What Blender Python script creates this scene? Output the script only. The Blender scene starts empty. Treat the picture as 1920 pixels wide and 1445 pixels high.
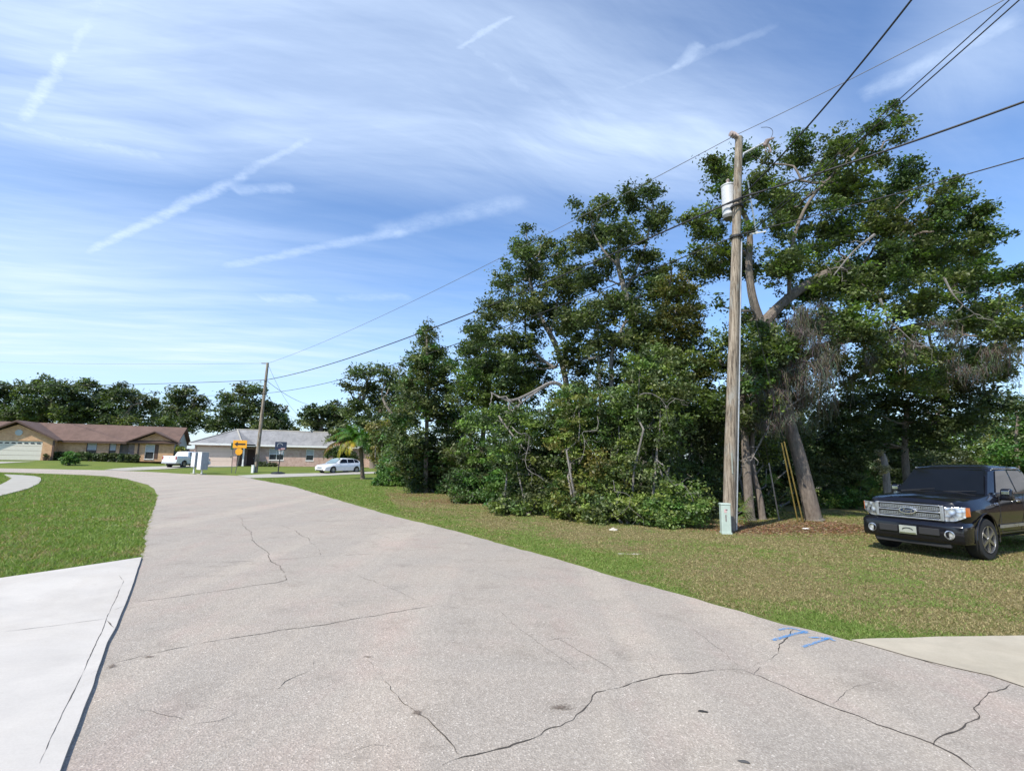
import bpy, bmesh, math, random
import numpy as np
from mathutils import Vector, Matrix, noise
from mathutils.geometry import delaunay_2d_cdt
R = math.radians
random.seed(7); rng = np.random.default_rng(11)
S = bpy.context.scene
COL = S.collection

# ---------------------------------------------------------------- camera
F, CX, CY, CAMH = 944.0, 960.0, 722.5, 1.78
PITCH, ROLL = math.atan(139.5 / F), R(1.0)
cam = bpy.data.cameras.new('camera'); camo = bpy.data.objects.new('camera', cam); COL.objects.link(camo)
cam.sensor_fit = 'HORIZONTAL'; cam.sensor_width = 36.0; cam.lens = F / 1920 * 36.0
cam.clip_start = 0.05; cam.clip_end = 5000
CAMR = Matrix.Rotation(math.pi/2 + PITCH, 3, 'X') @ Matrix.Rotation(ROLL, 3, 'Z')
camo.matrix_world = Matrix.Translation((0, 0, CAMH)) @ CAMR.to_4x4()
S.camera = camo
# ---------------------------------------------------------------- light
SUN_EL = R(46); SUN_H = Vector((-0.66, -0.75)).normalized()
SUNV = Vector((SUN_H.x*math.cos(SUN_EL), SUN_H.y*math.cos(SUN_EL), math.sin(SUN_EL)))
sun = bpy.data.lights.new('sun', 'SUN'); sun.energy = 3.8; sun.angle = R(0.6); sun.color = (1.0, 0.94, 0.84)
suno = bpy.data.objects.new('sun', sun); COL.objects.link(suno)
suno.rotation_euler = SUNV.to_track_quat('Z', 'Y').to_euler()
S.view_settings.view_transform = 'Standard'; S.view_settings.look = 'None'
S.view_settings.gamma = 1.0; S.view_settings.use_curve_mapping = False
S.view_settings.exposure = 0.58
S.render.engine = 'CYCLES'
S.cycles.max_bounces = 5; S.cycles.diffuse_bounces = 2; S.cycles.transmission_bounces = 4; S.cycles.transparent_max_bounces = 6

# ---------------------------------------------------------------- pixel -> world helpers (used to read real positions)
def ray(u, v):
    return (CAMR @ Vector(((u-CX)/F, -(v-CY)/F, -1))).normalized()
def at(u, v, Y):                     # point of the view ray at world distance Y
    d = ray(u, v); return Vector((0, 0, CAMH)) + d*(Y/d.y)
def atz(u, v, Z):
    d = ray(u, v); return Vector((0, 0, CAMH)) + d*((Z-CAMH)/d.z)
def sstep(a, b, x):
    t = min(1, max(0, (x-a)/(b-a))); return t*t*(3-2*t)
def gh(x, y):
    amp = 0.40 + 0.37*sstep(-40, -52, x)
    return amp*sstep(43, 57, y) - 0.5*sstep(70, 110, y)
def gnd(u, v):                       # where the view ray meets the ground
    d = ray(u, v); z = 0.0
    for _ in range(30):
        p = Vector((0, 0, CAMH)) + d*((z-CAMH)/d.z); z = 0.6*z + 0.4*gh(p.x, p.y)
    p.z = gh(p.x, p.y); return p

# ---------------------------------------------------------------- materials
class NT:
    def __init__(s, nt): s.nt = nt
    def n(s, t, **k):
        nd = s.nt.nodes.new(t)
        for a, b in k.items(): setattr(nd, a, b)
        return nd
    def link(s, a, b): s.nt.links.new(a, b)
    def setin(s, nd, i, v):
        if isinstance(v, bpy.types.NodeSocket): s.link(v, nd.inputs[i])
        elif v is not None: nd.inputs[i].default_value = v
    def math(s, op, a, b=None, c=None, clamp=False):
        nd = s.n('ShaderNodeMath', operation=op, use_clamp=clamp)
        s.setin(nd, 0, a); s.setin(nd, 1, b); s.setin(nd, 2, c); return nd.outputs[0]
    def vmath(s, op, a, b=None, out=0):
        nd = s.n('ShaderNodeVectorMath', operation=op); s.setin(nd, 0, a); s.setin(nd, 1, b); return nd.outputs[out]
    def noise(s, vec, scale, detail=4, rough=0.55, dist=0.0, out=0):
        nd = s.n('ShaderNodeTexNoise'); s.setin(nd, 'Vector', vec)
        nd.inputs['Scale'].default_value = scale; nd.inputs['Detail'].default_value = detail
        nd.inputs['Roughness'].default_value = rough; nd.inputs['Distortion'].default_value = dist
        return nd.outputs[out]
    def ramp(s, f, stops):
        nd = s.n('ShaderNodeValToRGB'); cr = nd.color_ramp
        while len(cr.elements) < len(stops): cr.elements.new(0.5)
        for e, (p, c) in zip(cr.elements, stops):
            e.position = p; e.color = c if len(c) == 4 else (*c, 1)
        s.setin(nd, 0, f); return nd.outputs[0]
    def mr(s, f, a, b, c=0.0, d=1.0, smooth=True):
        nd = s.n('ShaderNodeMapRange', interpolation_type='SMOOTHSTEP' if smooth else 'LINEAR')
        s.setin(nd, 0, f)
        for i, v in enumerate((a, b, c, d)): nd.inputs[i+1].default_value = v
        return nd.outputs[0]
    def mix(s, f, a, b, mode='MIX'):
        nd = s.n('ShaderNodeMix', data_type='RGBA', blend_type=mode)
        s.setin(nd, 0, f); s.setin(nd, 6, a if not isinstance(a, tuple) or len(a) == 4 else (*a, 1))
        s.setin(nd, 7, b if not isinstance(b, tuple) or len(b) == 4 else (*b, 1)); return nd.outputs[2]
    def mapping(s, vec, scale=(1, 1, 1), rot=(0, 0, 0), loc=(0, 0, 0)):
        nd = s.n('ShaderNodeMapping'); s.setin(nd, 0, vec)
        nd.inputs['Scale'].default_value = scale; nd.inputs['Rotation'].default_value = rot; nd.inputs['Location'].default_value = loc
        return nd.outputs[0]

def newmat(name):
    m = bpy.data.materials.new(name); m.use_nodes = True
    t = NT(m.node_tree); b = m.node_tree.nodes['Principled BSDF']
    return m, t, b
def obco(t): return t.n('ShaderNodeTexCoord').outputs['Object']
def gpos(t): return t.n('ShaderNodeNewGeometry').outputs['Position']
def bump(t, b, h, strength, dist=0.01):
    nd = t.n('ShaderNodeBump'); nd.inputs['Strength'].default_value = strength; nd.inputs['Distance'].default_value = dist
    t.link(h, nd.inputs['Height']); t.link(nd.outputs[0], b.inputs['Normal'])

def simple(name, col, rough=0.5, metal=0.0, var=0.12, scale=6.0, coat=0.0, bmp=0.0):
    m, t, b = newmat(name)
    n = t.noise(obco(t), scale, 5, 0.6)
    lo = tuple(c*(1-var) for c in col); hi = tuple(min(1, c*(1+var)) for c in col)
    t.link(t.ramp(n, [(0.3, lo), (0.7, hi)]), b.inputs['Base Color'])
    t.link(t.mr(n, 0.2, 0.8, max(0.02, rough-0.06), min(1, rough+0.08)), b.inputs['Roughness'])
    b.inputs['Metallic'].default_value = metal
    if coat: b.inputs['Coat Weight'].default_value = coat; b.inputs['Coat Roughness'].default_value = 0.04
    if bmp: bump(t, b, n, bmp)
    return m

MAT = {}
def setup_mats():
    # road
    m, t, b = newmat('aggregate_road'); p = gpos(t)
    fine = t.noise(p, 95, 3, 0.75); vor = t.n('ShaderNodeTexVoronoi'); t.link(p, vor.inputs['Vector']); vor.inputs['Scale'].default_value = 75
    stone = t.ramp(t.n('ShaderNodeSeparateColor').outputs[0] if False else vor.outputs['Color'], [(0, (0.23, 0.207, 0.18)), (0.45, (0.40, 0.366, 0.325)), (0.8, (0.50, 0.46, 0.41)), (1, (0.74, 0.70, 0.64))])
    c = t.mix(t.mr(fine, 0.38, 0.62), (0.31, 0.28, 0.247), stone)
    big = t.noise(p, 0.5, 6, 0.65, 0.6)
    c = t.mix(1.0, c, (0.985, 0.955, 0.90, 1), 'MULTIPLY')
    c = t.mix(t.mr(big, 0.35, 0.7, 0.0, 0.5), c, t.mix(1.0, c, (1.16, 1.12, 1.08), 'MULTIPLY'))
    pink = t.noise(t.mapping(p, (1, 0.6, 1), (0, 0, 0.6)), 0.8, 5, 0.7, 0.3)
    c = t.mix(t.mr(pink, 0.46, 0.74, 0, 0.5), c, t.mix(1.0, c, (1.08, 0.93, 0.94), 'MULTIPLY'))
    st = t.noise(t.mapping(p, (1, 1, 1), (0, 0, 0), (9, 4, 0)), 1.7, 6, 0.7)
    c = t.mix(t.mr(st, 0.50, 0.74, 0, 0.65), c, t.mix(1.0, c, (0.74, 0.73, 0.72), 'MULTIPLY'))
    sm = t.noise(t.mapping(p, (0.35, 1.6, 1), (0, 0, R(12))), 1.3, 6, 0.7)
    c = t.mix(t.mr(sm, 0.52, 0.74, 0, 0.45), c, t.mix(1.0, c, (0.78, 0.77, 0.76), 'MULTIPLY'))
    # long lighter wheel tracks and darker streaks running along the road
    tr = t.noise(t.mapping(p, (1.1, 0.06, 1), (0, 0, R(-22))), 1.0, 4, 0.6)
    c = t.mix(t.mr(tr, 0.46, 0.66, 0, 0.9), c, t.mix(1.0, c, (1.13, 1.12, 1.10), 'MULTIPLY'))
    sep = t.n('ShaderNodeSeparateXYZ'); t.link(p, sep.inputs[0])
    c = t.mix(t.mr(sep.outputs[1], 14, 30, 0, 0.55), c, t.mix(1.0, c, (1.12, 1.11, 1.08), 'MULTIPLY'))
    t.link(c, b.inputs['Base Color']); b.inputs['Roughness'].default_value = 0.88
    bump(t, b, t.math('ADD', fine, vor.outputs['Distance']), 0.55, 0.006)
    MAT['road'] = m
    # concrete slabs
    def conc(name, lo, hi, jx, sc=1.0):
        m, t, b = newmat(name); p = gpos(t)
        a = t.noise(p, 0.9*sc, 7, 0.65, 0.4); f = t.noise(p, 60, 4, 0.7)
        c = t.ramp(a, [(0.3, lo), (0.75, hi)])
        c = t.mix(t.mr(f, 0.35, 0.65, 0, 0.25), c, t.mix(1.0, c, (0.78, 0.77, 0.75), 'MULTIPLY'))
        c = t.mix(t.mr(t.noise(t.mapping(p, (1, 1, 1), loc=(5, 2, 0)), 0.35, 6, 0.7, 0.5), 0.42, 0.68, 0, 0.55), c, t.mix(1.0, c, (0.86, 0.83, 0.79, 1), 'MULTIPLY'))
        br_ = t.noise(t.mapping(p, (3, 160, 1), (0, 0, R(18))), 1.0, 2, 0.5)
        c = t.mix(t.mr(br_, 0.4, 0.7, 0, 0.12), c, t.mix(1.0, c, (0.8, 0.8, 0.8, 1), 'MULTIPLY'))
        s2 = t.noise(p, 4.5, 6, 0.75)
        c = t.mix(t.mr(s2, 0.60, 0.8, 0, 0.6), c, jx)
        t.link(c, b.inputs['Base Color']); b.inputs['Roughness'].default_value = 0.85
        bump(t, b, f, 0.25, 0.003); return m
    MAT['slab'] = conc('pale_concrete', (0.49, 0.46, 0.415), (0.63, 0.59, 0.525), (0.40, 0.365, 0.305))
    MAT['oldslab'] = conc('worn_concrete', (0.40, 0.355, 0.27), (0.54, 0.48, 0.37), (0.27, 0.24, 0.18), 2)
    MAT['slab_far'] = conc('drive_concrete', (0.38, 0.36, 0.30), (0.48, 0.45, 0.385), (0.36, 0.34, 0.29), 2)
    # crack / paint
    MAT['crack'] = simple('crack_dirt', (0.065, 0.055, 0.045), 0.95, var=0.4, scale=30)
    MAT['bluepaint'] = None
    m, t, b = newmat('blue_marking_paint'); p = gpos(t)
    n = t.noise(p, 70, 4, 0.8)
    t.link(t.ramp(n, [(0.3, (0.05, 0.25, 0.58)), (0.72, (0.14, 0.38, 0.70))]), b.inputs['Base Color'])
    b.inputs['Roughness'].default_value = 0.8
    tb = t.n('ShaderNodeBsdfTransparent'); mx = t.n('ShaderNodeMixShader')
    at_ = t.n('ShaderNodeAttribute', attribute_name='col')
    t.link(t.mr(t.math('ADD', t.noise(p, 60, 3, 0.8), t.math('MULTIPLY', at_.outputs['Fac'], 0.5)), 0.70, 0.98), mx.inputs[0])
    t.link(tb.outputs[0], mx.inputs[1]); t.link(b.outputs[0], mx.inputs[2])
    t.link(mx.outputs[0], m.node_tree.nodes['Material Output'].inputs[0]); MAT['bluepaint'] = m
    m, t, b = newmat('dry_stain'); p = gpos(t)
    at_ = t.n('ShaderNodeAttribute', attribute_name='col')
    t.link(t.ramp(t.noise(p, 80, 4, 0.8), [(0.3, (0.10, 0.075, 0.055)), (0.7, (0.24, 0.19, 0.15))]), b.inputs['Base Color'])
    b.inputs['Roughness'].default_value = 0.9
    tb = t.n('ShaderNodeBsdfTransparent'); mx = t.n('ShaderNodeMixShader')
    t.link(t.mr(t.math('ADD', t.noise(p, 45, 4, 0.8), t.math('MULTIPLY', at_.outputs['Fac'], 0.55)), 0.62, 1.02), mx.inputs[0])
    t.link(tb.outputs[0], mx.inputs[1]); t.link(b.outputs[0], mx.inputs[2])
    t.link(mx.outputs[0], m.node_tree.nodes['Material Output'].inputs[0]); MAT['stain'] = m
    # ground soil/turf
    m, t, b = newmat('turf_ground'); p = gpos(t)
    at_ = t.n('ShaderNodeAttribute', attribute_name='col'); sp = t.n('ShaderNodeSeparateColor'); t.link(at_.outputs['Color'], sp.inputs[0])
    n1 = t.noise(p, 14, 8, 0.8); n2 = t.noise(p, 0.8, 5, 0.65, 0.5); n3 = t.noise(p, 3.3, 6, 0.7)
    green = t.ramp(n1, [(0.28, (0.060, 0.090, 0.018)), (0.5, (0.125, 0.175, 0.038)), (0.75, (0.20, 0.24, 0.065))])
    nb = t.noise(p, 0.28, 6, 0.75, 0.8)
    green = t.mix(t.mr(nb, 0.35, 0.68, 0, 0.85), green, t.mix(1.0, green, (1.45, 1.2, 1.25, 1), 'MULTIPLY'))
    dry = t.ramp(n1, [(0.25, (0.085, 0.072, 0.028)), (0.5, (0.20, 0.175, 0.075)), (0.75, (0.34, 0.29, 0.15))])
    soil = t.ramp(n1, [(0.25, (0.07, 0.04, 0.022)), (0.5, (0.19, 0.115, 0.065)), (0.68, (0.30, 0.20, 0.12)), (0.8, (0.45, 0.33, 0.22))])
    c = t.mix(t.mr(t.math('ADD', sp.outputs[0], t.math('MULTIPLY', t.math('SUBTRACT', n2, 0.5), 1.3)), 0.3, 0.9), green, dry)
    c = t.mix(t.mr(t.math('ADD', sp.outputs[1], t.math('MULTIPLY', t.math('SUBTRACT', n3, 0.5), 1.2)), 0.35, 0.75), c, soil)
    c = t.mix(t.mr(t.math('ADD', sp.outputs[2], t.math('MULTIPLY', t.math('SUBTRACT', n3, 0.5), 1.6)), 0.5, 0.8), c, (0.55, 0.50, 0.42))
    t.link(c, b.inputs['Base Color']); b.inputs['Roughness'].default_value = 1.0; b.inputs['Specular IOR Level'].default_value = 0.1
    bump(t, b, n1, 0.8, 0.04); MAT['ground'] = m
    # leaves, attribute colour
    def leafmat(name, trans=0.3, rough=0.45, spec=0.4):
        m, t, b = newmat(name)
        at_ = t.n('ShaderNodeAttribute', attribute_name='col')
        t.link(at_.outputs['Color'], b.inputs['Base Color']); b.inputs['Roughness'].default_value = rough
        b.inputs['Specular IOR Level'].default_value = spec
        tr = t.n('ShaderNodeBsdfTranslucent'); hs = t.mix(1.0, at_.outputs['Color'], (1.2, 1.45, 0.5), 'MULTIPLY'); t.link(hs, tr.inputs[0])
        mx = t.n('ShaderNodeMixShader'); mx.inputs[0].default_value = trans
        t.link(b.outputs[0], mx.inputs[1]); t.link(tr.outputs[0], mx.inputs[2])
        t.link(mx.outputs[0], m.node_tree.nodes['Material Output'].inputs[0]); return m
    MAT['leaf'] = leafmat('leaf', 0.30, 0.5, 0.42); MAT['grass'] = leafmat('grass_blade', 0.35, 0.6, 0.25); MAT['moss'] = leafmat('hanging_moss', 0.25, 0.9, 0.05)
    # bark
    def bark(name, lo, hi, sc=5):
        m, t, b = newmat(name); p = obco(t)
        n = t.noise(t.mapping(p, (1, 1, 0.3)), sc*2.5, 7, 0.75); n2 = t.noise(p, 1.3, 4, 0.6)
        c = t.ramp(n, [(0.3, lo), (0.7, hi)]); c = t.mix(t.mr(n2, 0.5, 0.75, 0, 0.6), c, (0.13, 0.14, 0.11))
        t.link(c, b.inputs['Base Color']); b.inputs['Roughness'].default_value = 0.95; bump(t, b, n, 0.9, 0.05); return m
    MAT['bark'] = bark('oak_bark', (0.085, 0.068, 0.055), (0.27, 0.225, 0.185)); MAT['barkgrey'] = bark('grey_bark', (0.11, 0.10, 0.09), (0.33, 0.30, 0.27))
    MAT['palmbark'] = bark('palm_bark', (0.08, 0.06, 0.045), (0.26, 0.20, 0.15), 9)
    # weathered pole wood
    m, t, b = newmat('weathered_pole'); p = obco(t)
    n = t.noise(t.mapping(p, (5, 5, 0.30)), 4, 8, 0.8); n2 = t.noise(t.mapping(p, (3, 3, 1)), 1.6, 5, 0.7)
    c = t.ramp(n, [(0.40, (0.07, 0.055, 0.042)), (0.5, (0.23, 0.185, 0.135)), (0.60, (0.37, 0.315, 0.245))])
    c = t.mix(t.mr(n2, 0.50, 0.68, 0, 0.6), c, (0.30, 0.30, 0.27)); n3 = t.noise(t.mapping(p, (14, 14, 1.2)), 5, 5, 0.8)
    c = t.mix(t.mr(n3, 0.66, 0.74, 0, 0.8), c, (0.035, 0.028, 0.022))
    t.link(c, b.inputs['Base Color']); b.inputs['Roughness'].default_value = 0.95; bump(t, b, n, 0.7, 0.015); MAT['pole'] = m
    # bricks
    def brick(name, c1, c2, mort):
        m, t, b = newmat(name); sp = t.n('ShaderNodeSeparateXYZ'); t.link(obco(t), sp.inputs[0])
        cb = t.n('ShaderNodeCombineXYZ'); t.link(t.math('ADD', sp.outputs[0], sp.outputs[1]), cb.inputs[0]); t.link(sp.outputs[2], cb.inputs[1])
        br = t.n('ShaderNodeTexBrick'); t.link(cb.outputs[0], br.inputs['Vector']); br.inputs['Scale'].default_value = 1.0
        br.inputs['Brick Width'].default_value = 0.22; br.inputs['Row Height'].default_value = 0.075; br.inputs['Mortar Size'].default_value = 0.008
        br.inputs['Color1'].default_value = (*c1, 1); br.inputs['Color2'].default_value = (*c2, 1); br.inputs['Mortar'].default_value = (*mort, 1)
        n = t.noise(cb.outputs[0], 2.2, 5, 0.7)
        t.link(t.mix(t.mr(n, 0.3, 0.7, 0, 0.8), br.outputs[0], t.mix(1.0, br.outputs[0], (0.72, 0.62, 0.58), 'MULTIPLY')), b.inputs['Base Color'])
        b.inputs['Roughness'].default_value = 0.9; return m
    MAT['brick_tan'] = brick('tan_brick', (0.72, 0.44, 0.23), (0.58, 0.33, 0.17), (0.60, 0.48, 0.36))
    MAT['brick_pink'] = brick('pink_brick', (0.62, 0.43, 0.36), (0.50, 0.33, 0.28), (0.60, 0.52, 0.46))
    def roofm(name, lo, hi):
        m, t, b = newmat(name); p = obco(t)
        n = t.noise(t.mapping(p, (1, 0.35, 1)), 1.1, 7, 0.75, 0.4); f = t.noise(p, 22, 3, 0.7)
        wv = t.n('ShaderNodeTexWave', wave_type='BANDS', bands_direction='Y'); t.link(p, wv.inputs[0]); wv.inputs['Scale'].default_value = 2.2
        c = t.ramp(t.math('ADD', n, t.math('MULTIPLY', t.math('SUBTRACT', f, 0.5), 0.3)), [(0.3, lo), (0.7, hi)])
        c = t.mix(t.mr(wv.outputs[1], 0.85, 1.0, 0, 0.35), c, t.mix(1.0, c, (0.6, 0.6, 0.6), 'MULTIPLY'))
        t.link(c, b.inputs['Base Color']); b.inputs['Roughness'].default_value = 0.95; return m
    MAT['roof_brown'] = roofm('brown_shingle', (0.11, 0.068, 0.05), (0.19, 0.118, 0.09))
    MAT['roof_grey'] = roofm('grey_shingle', (0.19, 0.188, 0.185), (0.35, 0.345, 0.335))
    MAT['white'] = simple('white_paint', (0.78, 0.77, 0.74), 0.5, var=0.06)
    MAT['cream'] = simple('cream_door', (0.66, 0.62, 0.53), 0.6, var=0.04)
    MAT['beige'] = simple('beige_door', (0.60, 0.48, 0.39), 0.65, var=0.05)
    MAT['browntrim'] = simple('brown_trim', (0.10, 0.055, 0.04), 0.6)
    MAT['greysiding'] = simple('grey_siding', (0.42, 0.46, 0.46), 0.7)
    MAT['glassdark'] = simple('window_glass', (0.03, 0.035, 0.04), 0.08, var=0.2)
    MAT['blind'] = simple('window_blind', (0.42, 0.43, 0.44), 0.5)
    MAT['fence'] = simple('fence_wood', (0.22, 0.17, 0.145), 0.9, var=0.3)
    MAT['galv'] = simple('galvanised_steel', (0.45, 0.46, 0.47), 0.45, 0.6)
    MAT['boxwhite'] = simple('mailbox_white', (0.74, 0.76, 0.74), 0.45)
    MAT['boxshade'] = simple('mailbox_shade', (0.33, 0.35, 0.38), 0.5)  # darker copy of the mailbox white, shade of the side faces put into colour
    MAT['yellow'] = simple('sign_yellow', (0.75, 0.34, 0.015), 0.4, var=0.05)
    MAT['black'] = simple('black_plastic', (0.012, 0.012, 0.013), 0.5)
    MAT['blackm'] = simple('matt_black', (0.02, 0.02, 0.021), 0.8)
    MAT['green_sign'] = simple('green_sign', (0.03, 0.10, 0.05), 0.5)
    MAT['navy'] = simple('navy_board', (0.012, 0.022, 0.05), 0.4)
    MAT['red'] = simple('red_rim', (0.55, 0.10, 0.06), 0.5)
    MAT['steelpost'] = simple('post_steel', (0.13, 0.13, 0.12), 0.6)
    MAT['guard'] = simple('yellow_guard', (0.24, 0.18, 0.05), 0.6, var=0.25)
    MAT['pedestal'] = simple('pedestal_green', (0.42, 0.50, 0.44), 0.55, var=0.08)
    MAT['sticker'] = simple('sticker_pink', (0.55, 0.38, 0.37), 0.6); MAT['stickerd'] = simple('sticker_dark', (0.16, 0.10, 0.10), 0.6)
    MAT['wire'] = simple('cable', (0.018, 0.018, 0.02), 0.6)
    MAT['alum'] = simple('aluminium_wire', (0.14, 0.14, 0.15), 0.5)
    MAT['canwhite'] = simple('transformer_white', (0.50, 0.51, 0.52), 0.5); MAT['porcelain'] = simple('porcelain', (0.30, 0.24, 0.22), 0.3)
    m = simple('black_car_paint', (0.006, 0.006, 0.009), 0.16, 0.0, coat=1.0, var=0.05); m.node_tree.nodes['Principled BSDF'].inputs['Specular IOR Level'].default_value = 0.25; m.node_tree.nodes['Principled BSDF'].inputs['Coat Weight'].default_value = 0.55; MAT['carblack'] = m; MAT['sideglass'] = simple('side_glass', (0.006, 0.007, 0.008), 0.02, var=0.1, coat=1.0); MAT['sideglass'].node_tree.nodes['Principled BSDF'].inputs['IOR'].default_value = 1.9
    MAT['carwhite'] = simple('white_car_paint', (0.76, 0.77, 0.78), 0.25, coat=0.8, var=0.02)
    MAT['carglass'] = simple('car_glass', (0.006, 0.007, 0.008), 0.05, var=0.1); MAT['carglass'].node_tree.nodes['Principled BSDF'].inputs['Specular IOR Level'].default_value = 0.3
    MAT['carglass_light'] = simple('pale_car_glass', (0.18, 0.26, 0.28), 0.05, var=0.1)
    MAT['chrome'] = simple('chrome', (0.72, 0.73, 0.75), 0.14, 1.0, var=0.05)
    MAT['satin'] = simple('satin_silver', (0.50, 0.51, 0.53), 0.3, 0.8)
    MAT['mesh'] = simple('grille_mesh', (0.14, 0.14, 0.145), 0.4, 0.6)
    MAT['tyre'] = simple('tyre_rubber', (0.018, 0.018, 0.018), 0.85); MAT['rim'] = simple('alloy_rim', (0.42, 0.42, 0.43), 0.25, 0.9)
    MAT['amber'] = simple('amber_lens', (0.48, 0.12, 0.02), 0.15)
    MAT['taillight'] = simple('red_lens', (0.35, 0.02, 0.02), 0.2)
    m, t, b = newmat('headlight_lens'); p = obco(t); v = t.n('ShaderNodeTexVoronoi'); t.link(p, v.inputs[0]); v.inputs['Scale'].default_value = 11
    t.link(t.ramp(v.outputs['Distance'], [(0.05, (0.9, 0.9, 0.9)), (0.4, (0.45, 0.46, 0.47)), (0.8, (0.10, 0.10, 0.11))]), b.inputs['Base Color'])
    b.inputs['Metallic'].default_value = 0.6; b.inputs['Roughness'].default_value = 0.15; b.inputs['Coat Weight'].default_value = 1.0; bump(t, b, v.outputs['Distance'], 0.4, 0.02)
    MAT['lamp'] = m
    MAT['plate'] = simple('plate', (0.40, 0.42, 0.36), 0.35, 0.3); MAT['bluebag'] = simple('blue_plastic', (0.03, 0.13, 0.35), 0.4)
    MAT['litter'] = simple('white_litter', (0.8, 0.78, 0.74), 0.7); MAT['rock'] = simple('pale_rock', (0.5, 0.46, 0.38), 0.9)
    MAT['bark_chip'] = simple('black_debris', (0.02, 0.02, 0.02), 0.8); MAT['tar'] = simple('grey_debris', (0.07, 0.07, 0.07), 0.9)
setup_mats()

# ---------------------------------------------------------------- sky
def setup_world():
    w = bpy.data.worlds.new('World'); S.world = w; w.use_nodes = True
    nt = w.node_tree; nt.nodes.clear(); t = NT(nt)
    out = t.n('ShaderNodeOutputWorld'); bg = t.n('ShaderNodeBackground'); t.link(bg.outputs[0], out.inputs[0])
    sky = t.n('ShaderNodeTexSky', sky_type='NISHITA', sun_disc=False)
    sky.sun_elevation = SUN_EL; sky.sun_rotation = math.atan2(SUN_H.x, SUN_H.y)
    sky.air_density = 1.0; sky.dust_density = 0.6; sky.ozone_density = 1.6
    d = t.n('ShaderNodeTexCoord').outputs['Generated']
    sep = t.n('ShaderNodeSeparateXYZ'); t.link(d, sep.inputs[0])
    z = t.math('MAXIMUM', sep.outputs[2], 0.015)
    zz = t.math('ADD', z, 0.06)
    cb = t.n('ShaderNodeCombineXYZ'); t.link(t.math('DIVIDE', sep.outputs[0], zz), cb.inputs[0]); t.link(t.math('DIVIDE', sep.outputs[1], zz), cb.inputs[1])
    q = cb.outputs[0]
    def Q(u, v):
        r = ray(u, v); k = max(r.z, 0.015) + 0.06; return Vector((r.x/k, r.y/k, 0))
    # warp
    wn = t.n('ShaderNodeTexNoise'); t.link(q, wn.inputs['Vector']); wn.inputs['Scale'].default_value = 0.55; wn.inputs['Detail'].default_value = 3
    wv = t.vmath('MULTIPLY', t.vmath('SUBTRACT', wn.outputs['Color'], (0.5, 0.5, 0.5)), (0.55, 0.55, 0))
    qw = t.vmath('ADD', q, wv)
    a = math.atan2((Q(1250, 260)-Q(250, 130)).y, (Q(1250, 260)-Q(250, 130)).x)
    fib = t.noise(t.mapping(t.mapping(qw, rot=(0, 0, -a)), (0.5, 3.0, 1)), 1.6, 9, 0.62, 0.25)
    fib2 = t.noise(t.mapping(t.mapping(qw, rot=(0, 0, -a-0.35)), (0.7, 5.5, 1), loc=(3, 1, 0)), 1.7, 9, 0.68, 0.4)
    cov = t.noise(q, 0.65, 4, 0.5)
    cloud = t.mr(t.math('ADD', t.math('MULTIPLY', fib, 0.62), t.math('MULTIPLY', fib2, 0.38)), 0.30, 0.85)
    cloud = t.math('MULTIPLY', cloud, t.mr(cov, 0.30, 0.62, 0.30, 1.0))
    # wide soft veils where the sky carries most cirrus
    def blob(u, v, rx, ry, ang, k):
        c = Q(u, v); mp = t.mapping(t.vmath('SUBTRACT', q, tuple(c)), rot=(0, 0, -ang))
        ln = t.vmath('LENGTH', t.vmath('DIVIDE', mp, (rx, ry, 1)), out=1)
        return t.math('MULTIPLY', t.mr(ln, 1.0, 0.0, 0, 1), k)
    veil = None
    for bb in [(560, 120, 1.5, 0.75, a, 0.9), (250, 60, 0.9, 0.7, a, 0.9), (1150, 250, 1.0, 0.45, a, 0.85), (100, 230, 0.9, 0.45, a, 0.7), (100, 640, 4.2, 2.2, 0.2, 1.0), (60, 520, 2.2, 1.4, 0, 0.9), (1280, 250, 0.35, 0.25, a, 0.5), (1850, 60, 0.5, 0.25, 0.9, 0.5), (520, 575, 0.9, 0.35, 0, 0.4)]:
        x = blob(*bb); veil = x if veil is None else t.math('MAXIMUM', veil, x)
    cloud = t.math('MULTIPLY', cloud, t.math('ADD', 0.20, t.math('MULTIPLY', veil, 0.55)))
    cloud = t.math('ADD', cloud, t.math('MULTIPLY', veil, t.mr(fib, 0.15, 0.85, 0.46, 0.68)))
    # contrails : soft broken line segments drifting in the cloud layer
    tn = t.noise(q, 14.0, 8, 0.75); tw = t.n('ShaderNodeTexNoise'); t.link(q, tw.inputs['Vector']); tw.inputs['Scale'].default_value = 11.0; tw.inputs['Detail'].default_value = 6; tw.inputs['Roughness'].default_value = 0.65
    qt = t.vmath('ADD', q, t.vmath('MULTIPLY', t.vmath('SUBTRACT', tw.outputs['Color'], (0.5, 0.5, 0.5)), (0.055, 0.055, 0)))
    def seg(p0, p1, w0, k):
        A, B = Q(*p0), Q(*p1); ab = B-A
        pa = t.vmath('SUBTRACT', qt, tuple(A)); h = t.math('DIVIDE', t.vmath('DOT_PRODUCT', pa, tuple(ab), out=1), ab.length_squared, clamp=True)
        sc = t.n('ShaderNodeVectorMath', operation='SCALE'); sc.inputs[0].default_value = tuple(ab); t.link(h, sc.inputs['Scale'])
        dist = t.vmath('LENGTH', t.vmath('SUBTRACT', pa, sc.outputs[0]), out=1)
        end = t.math('MULTIPLY', t.mr(h, 0.0, 0.12), t.mr(h, 1.0, 0.85))
        mk = t.math('MULTIPLY', t.mr(dist, w0, w0*0.05), t.math('MULTIPLY', end, k))
        return t.math('MULTIPLY', mk, t.mr(tn, 0.25, 0.70, 0.35, 1.0))
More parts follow.
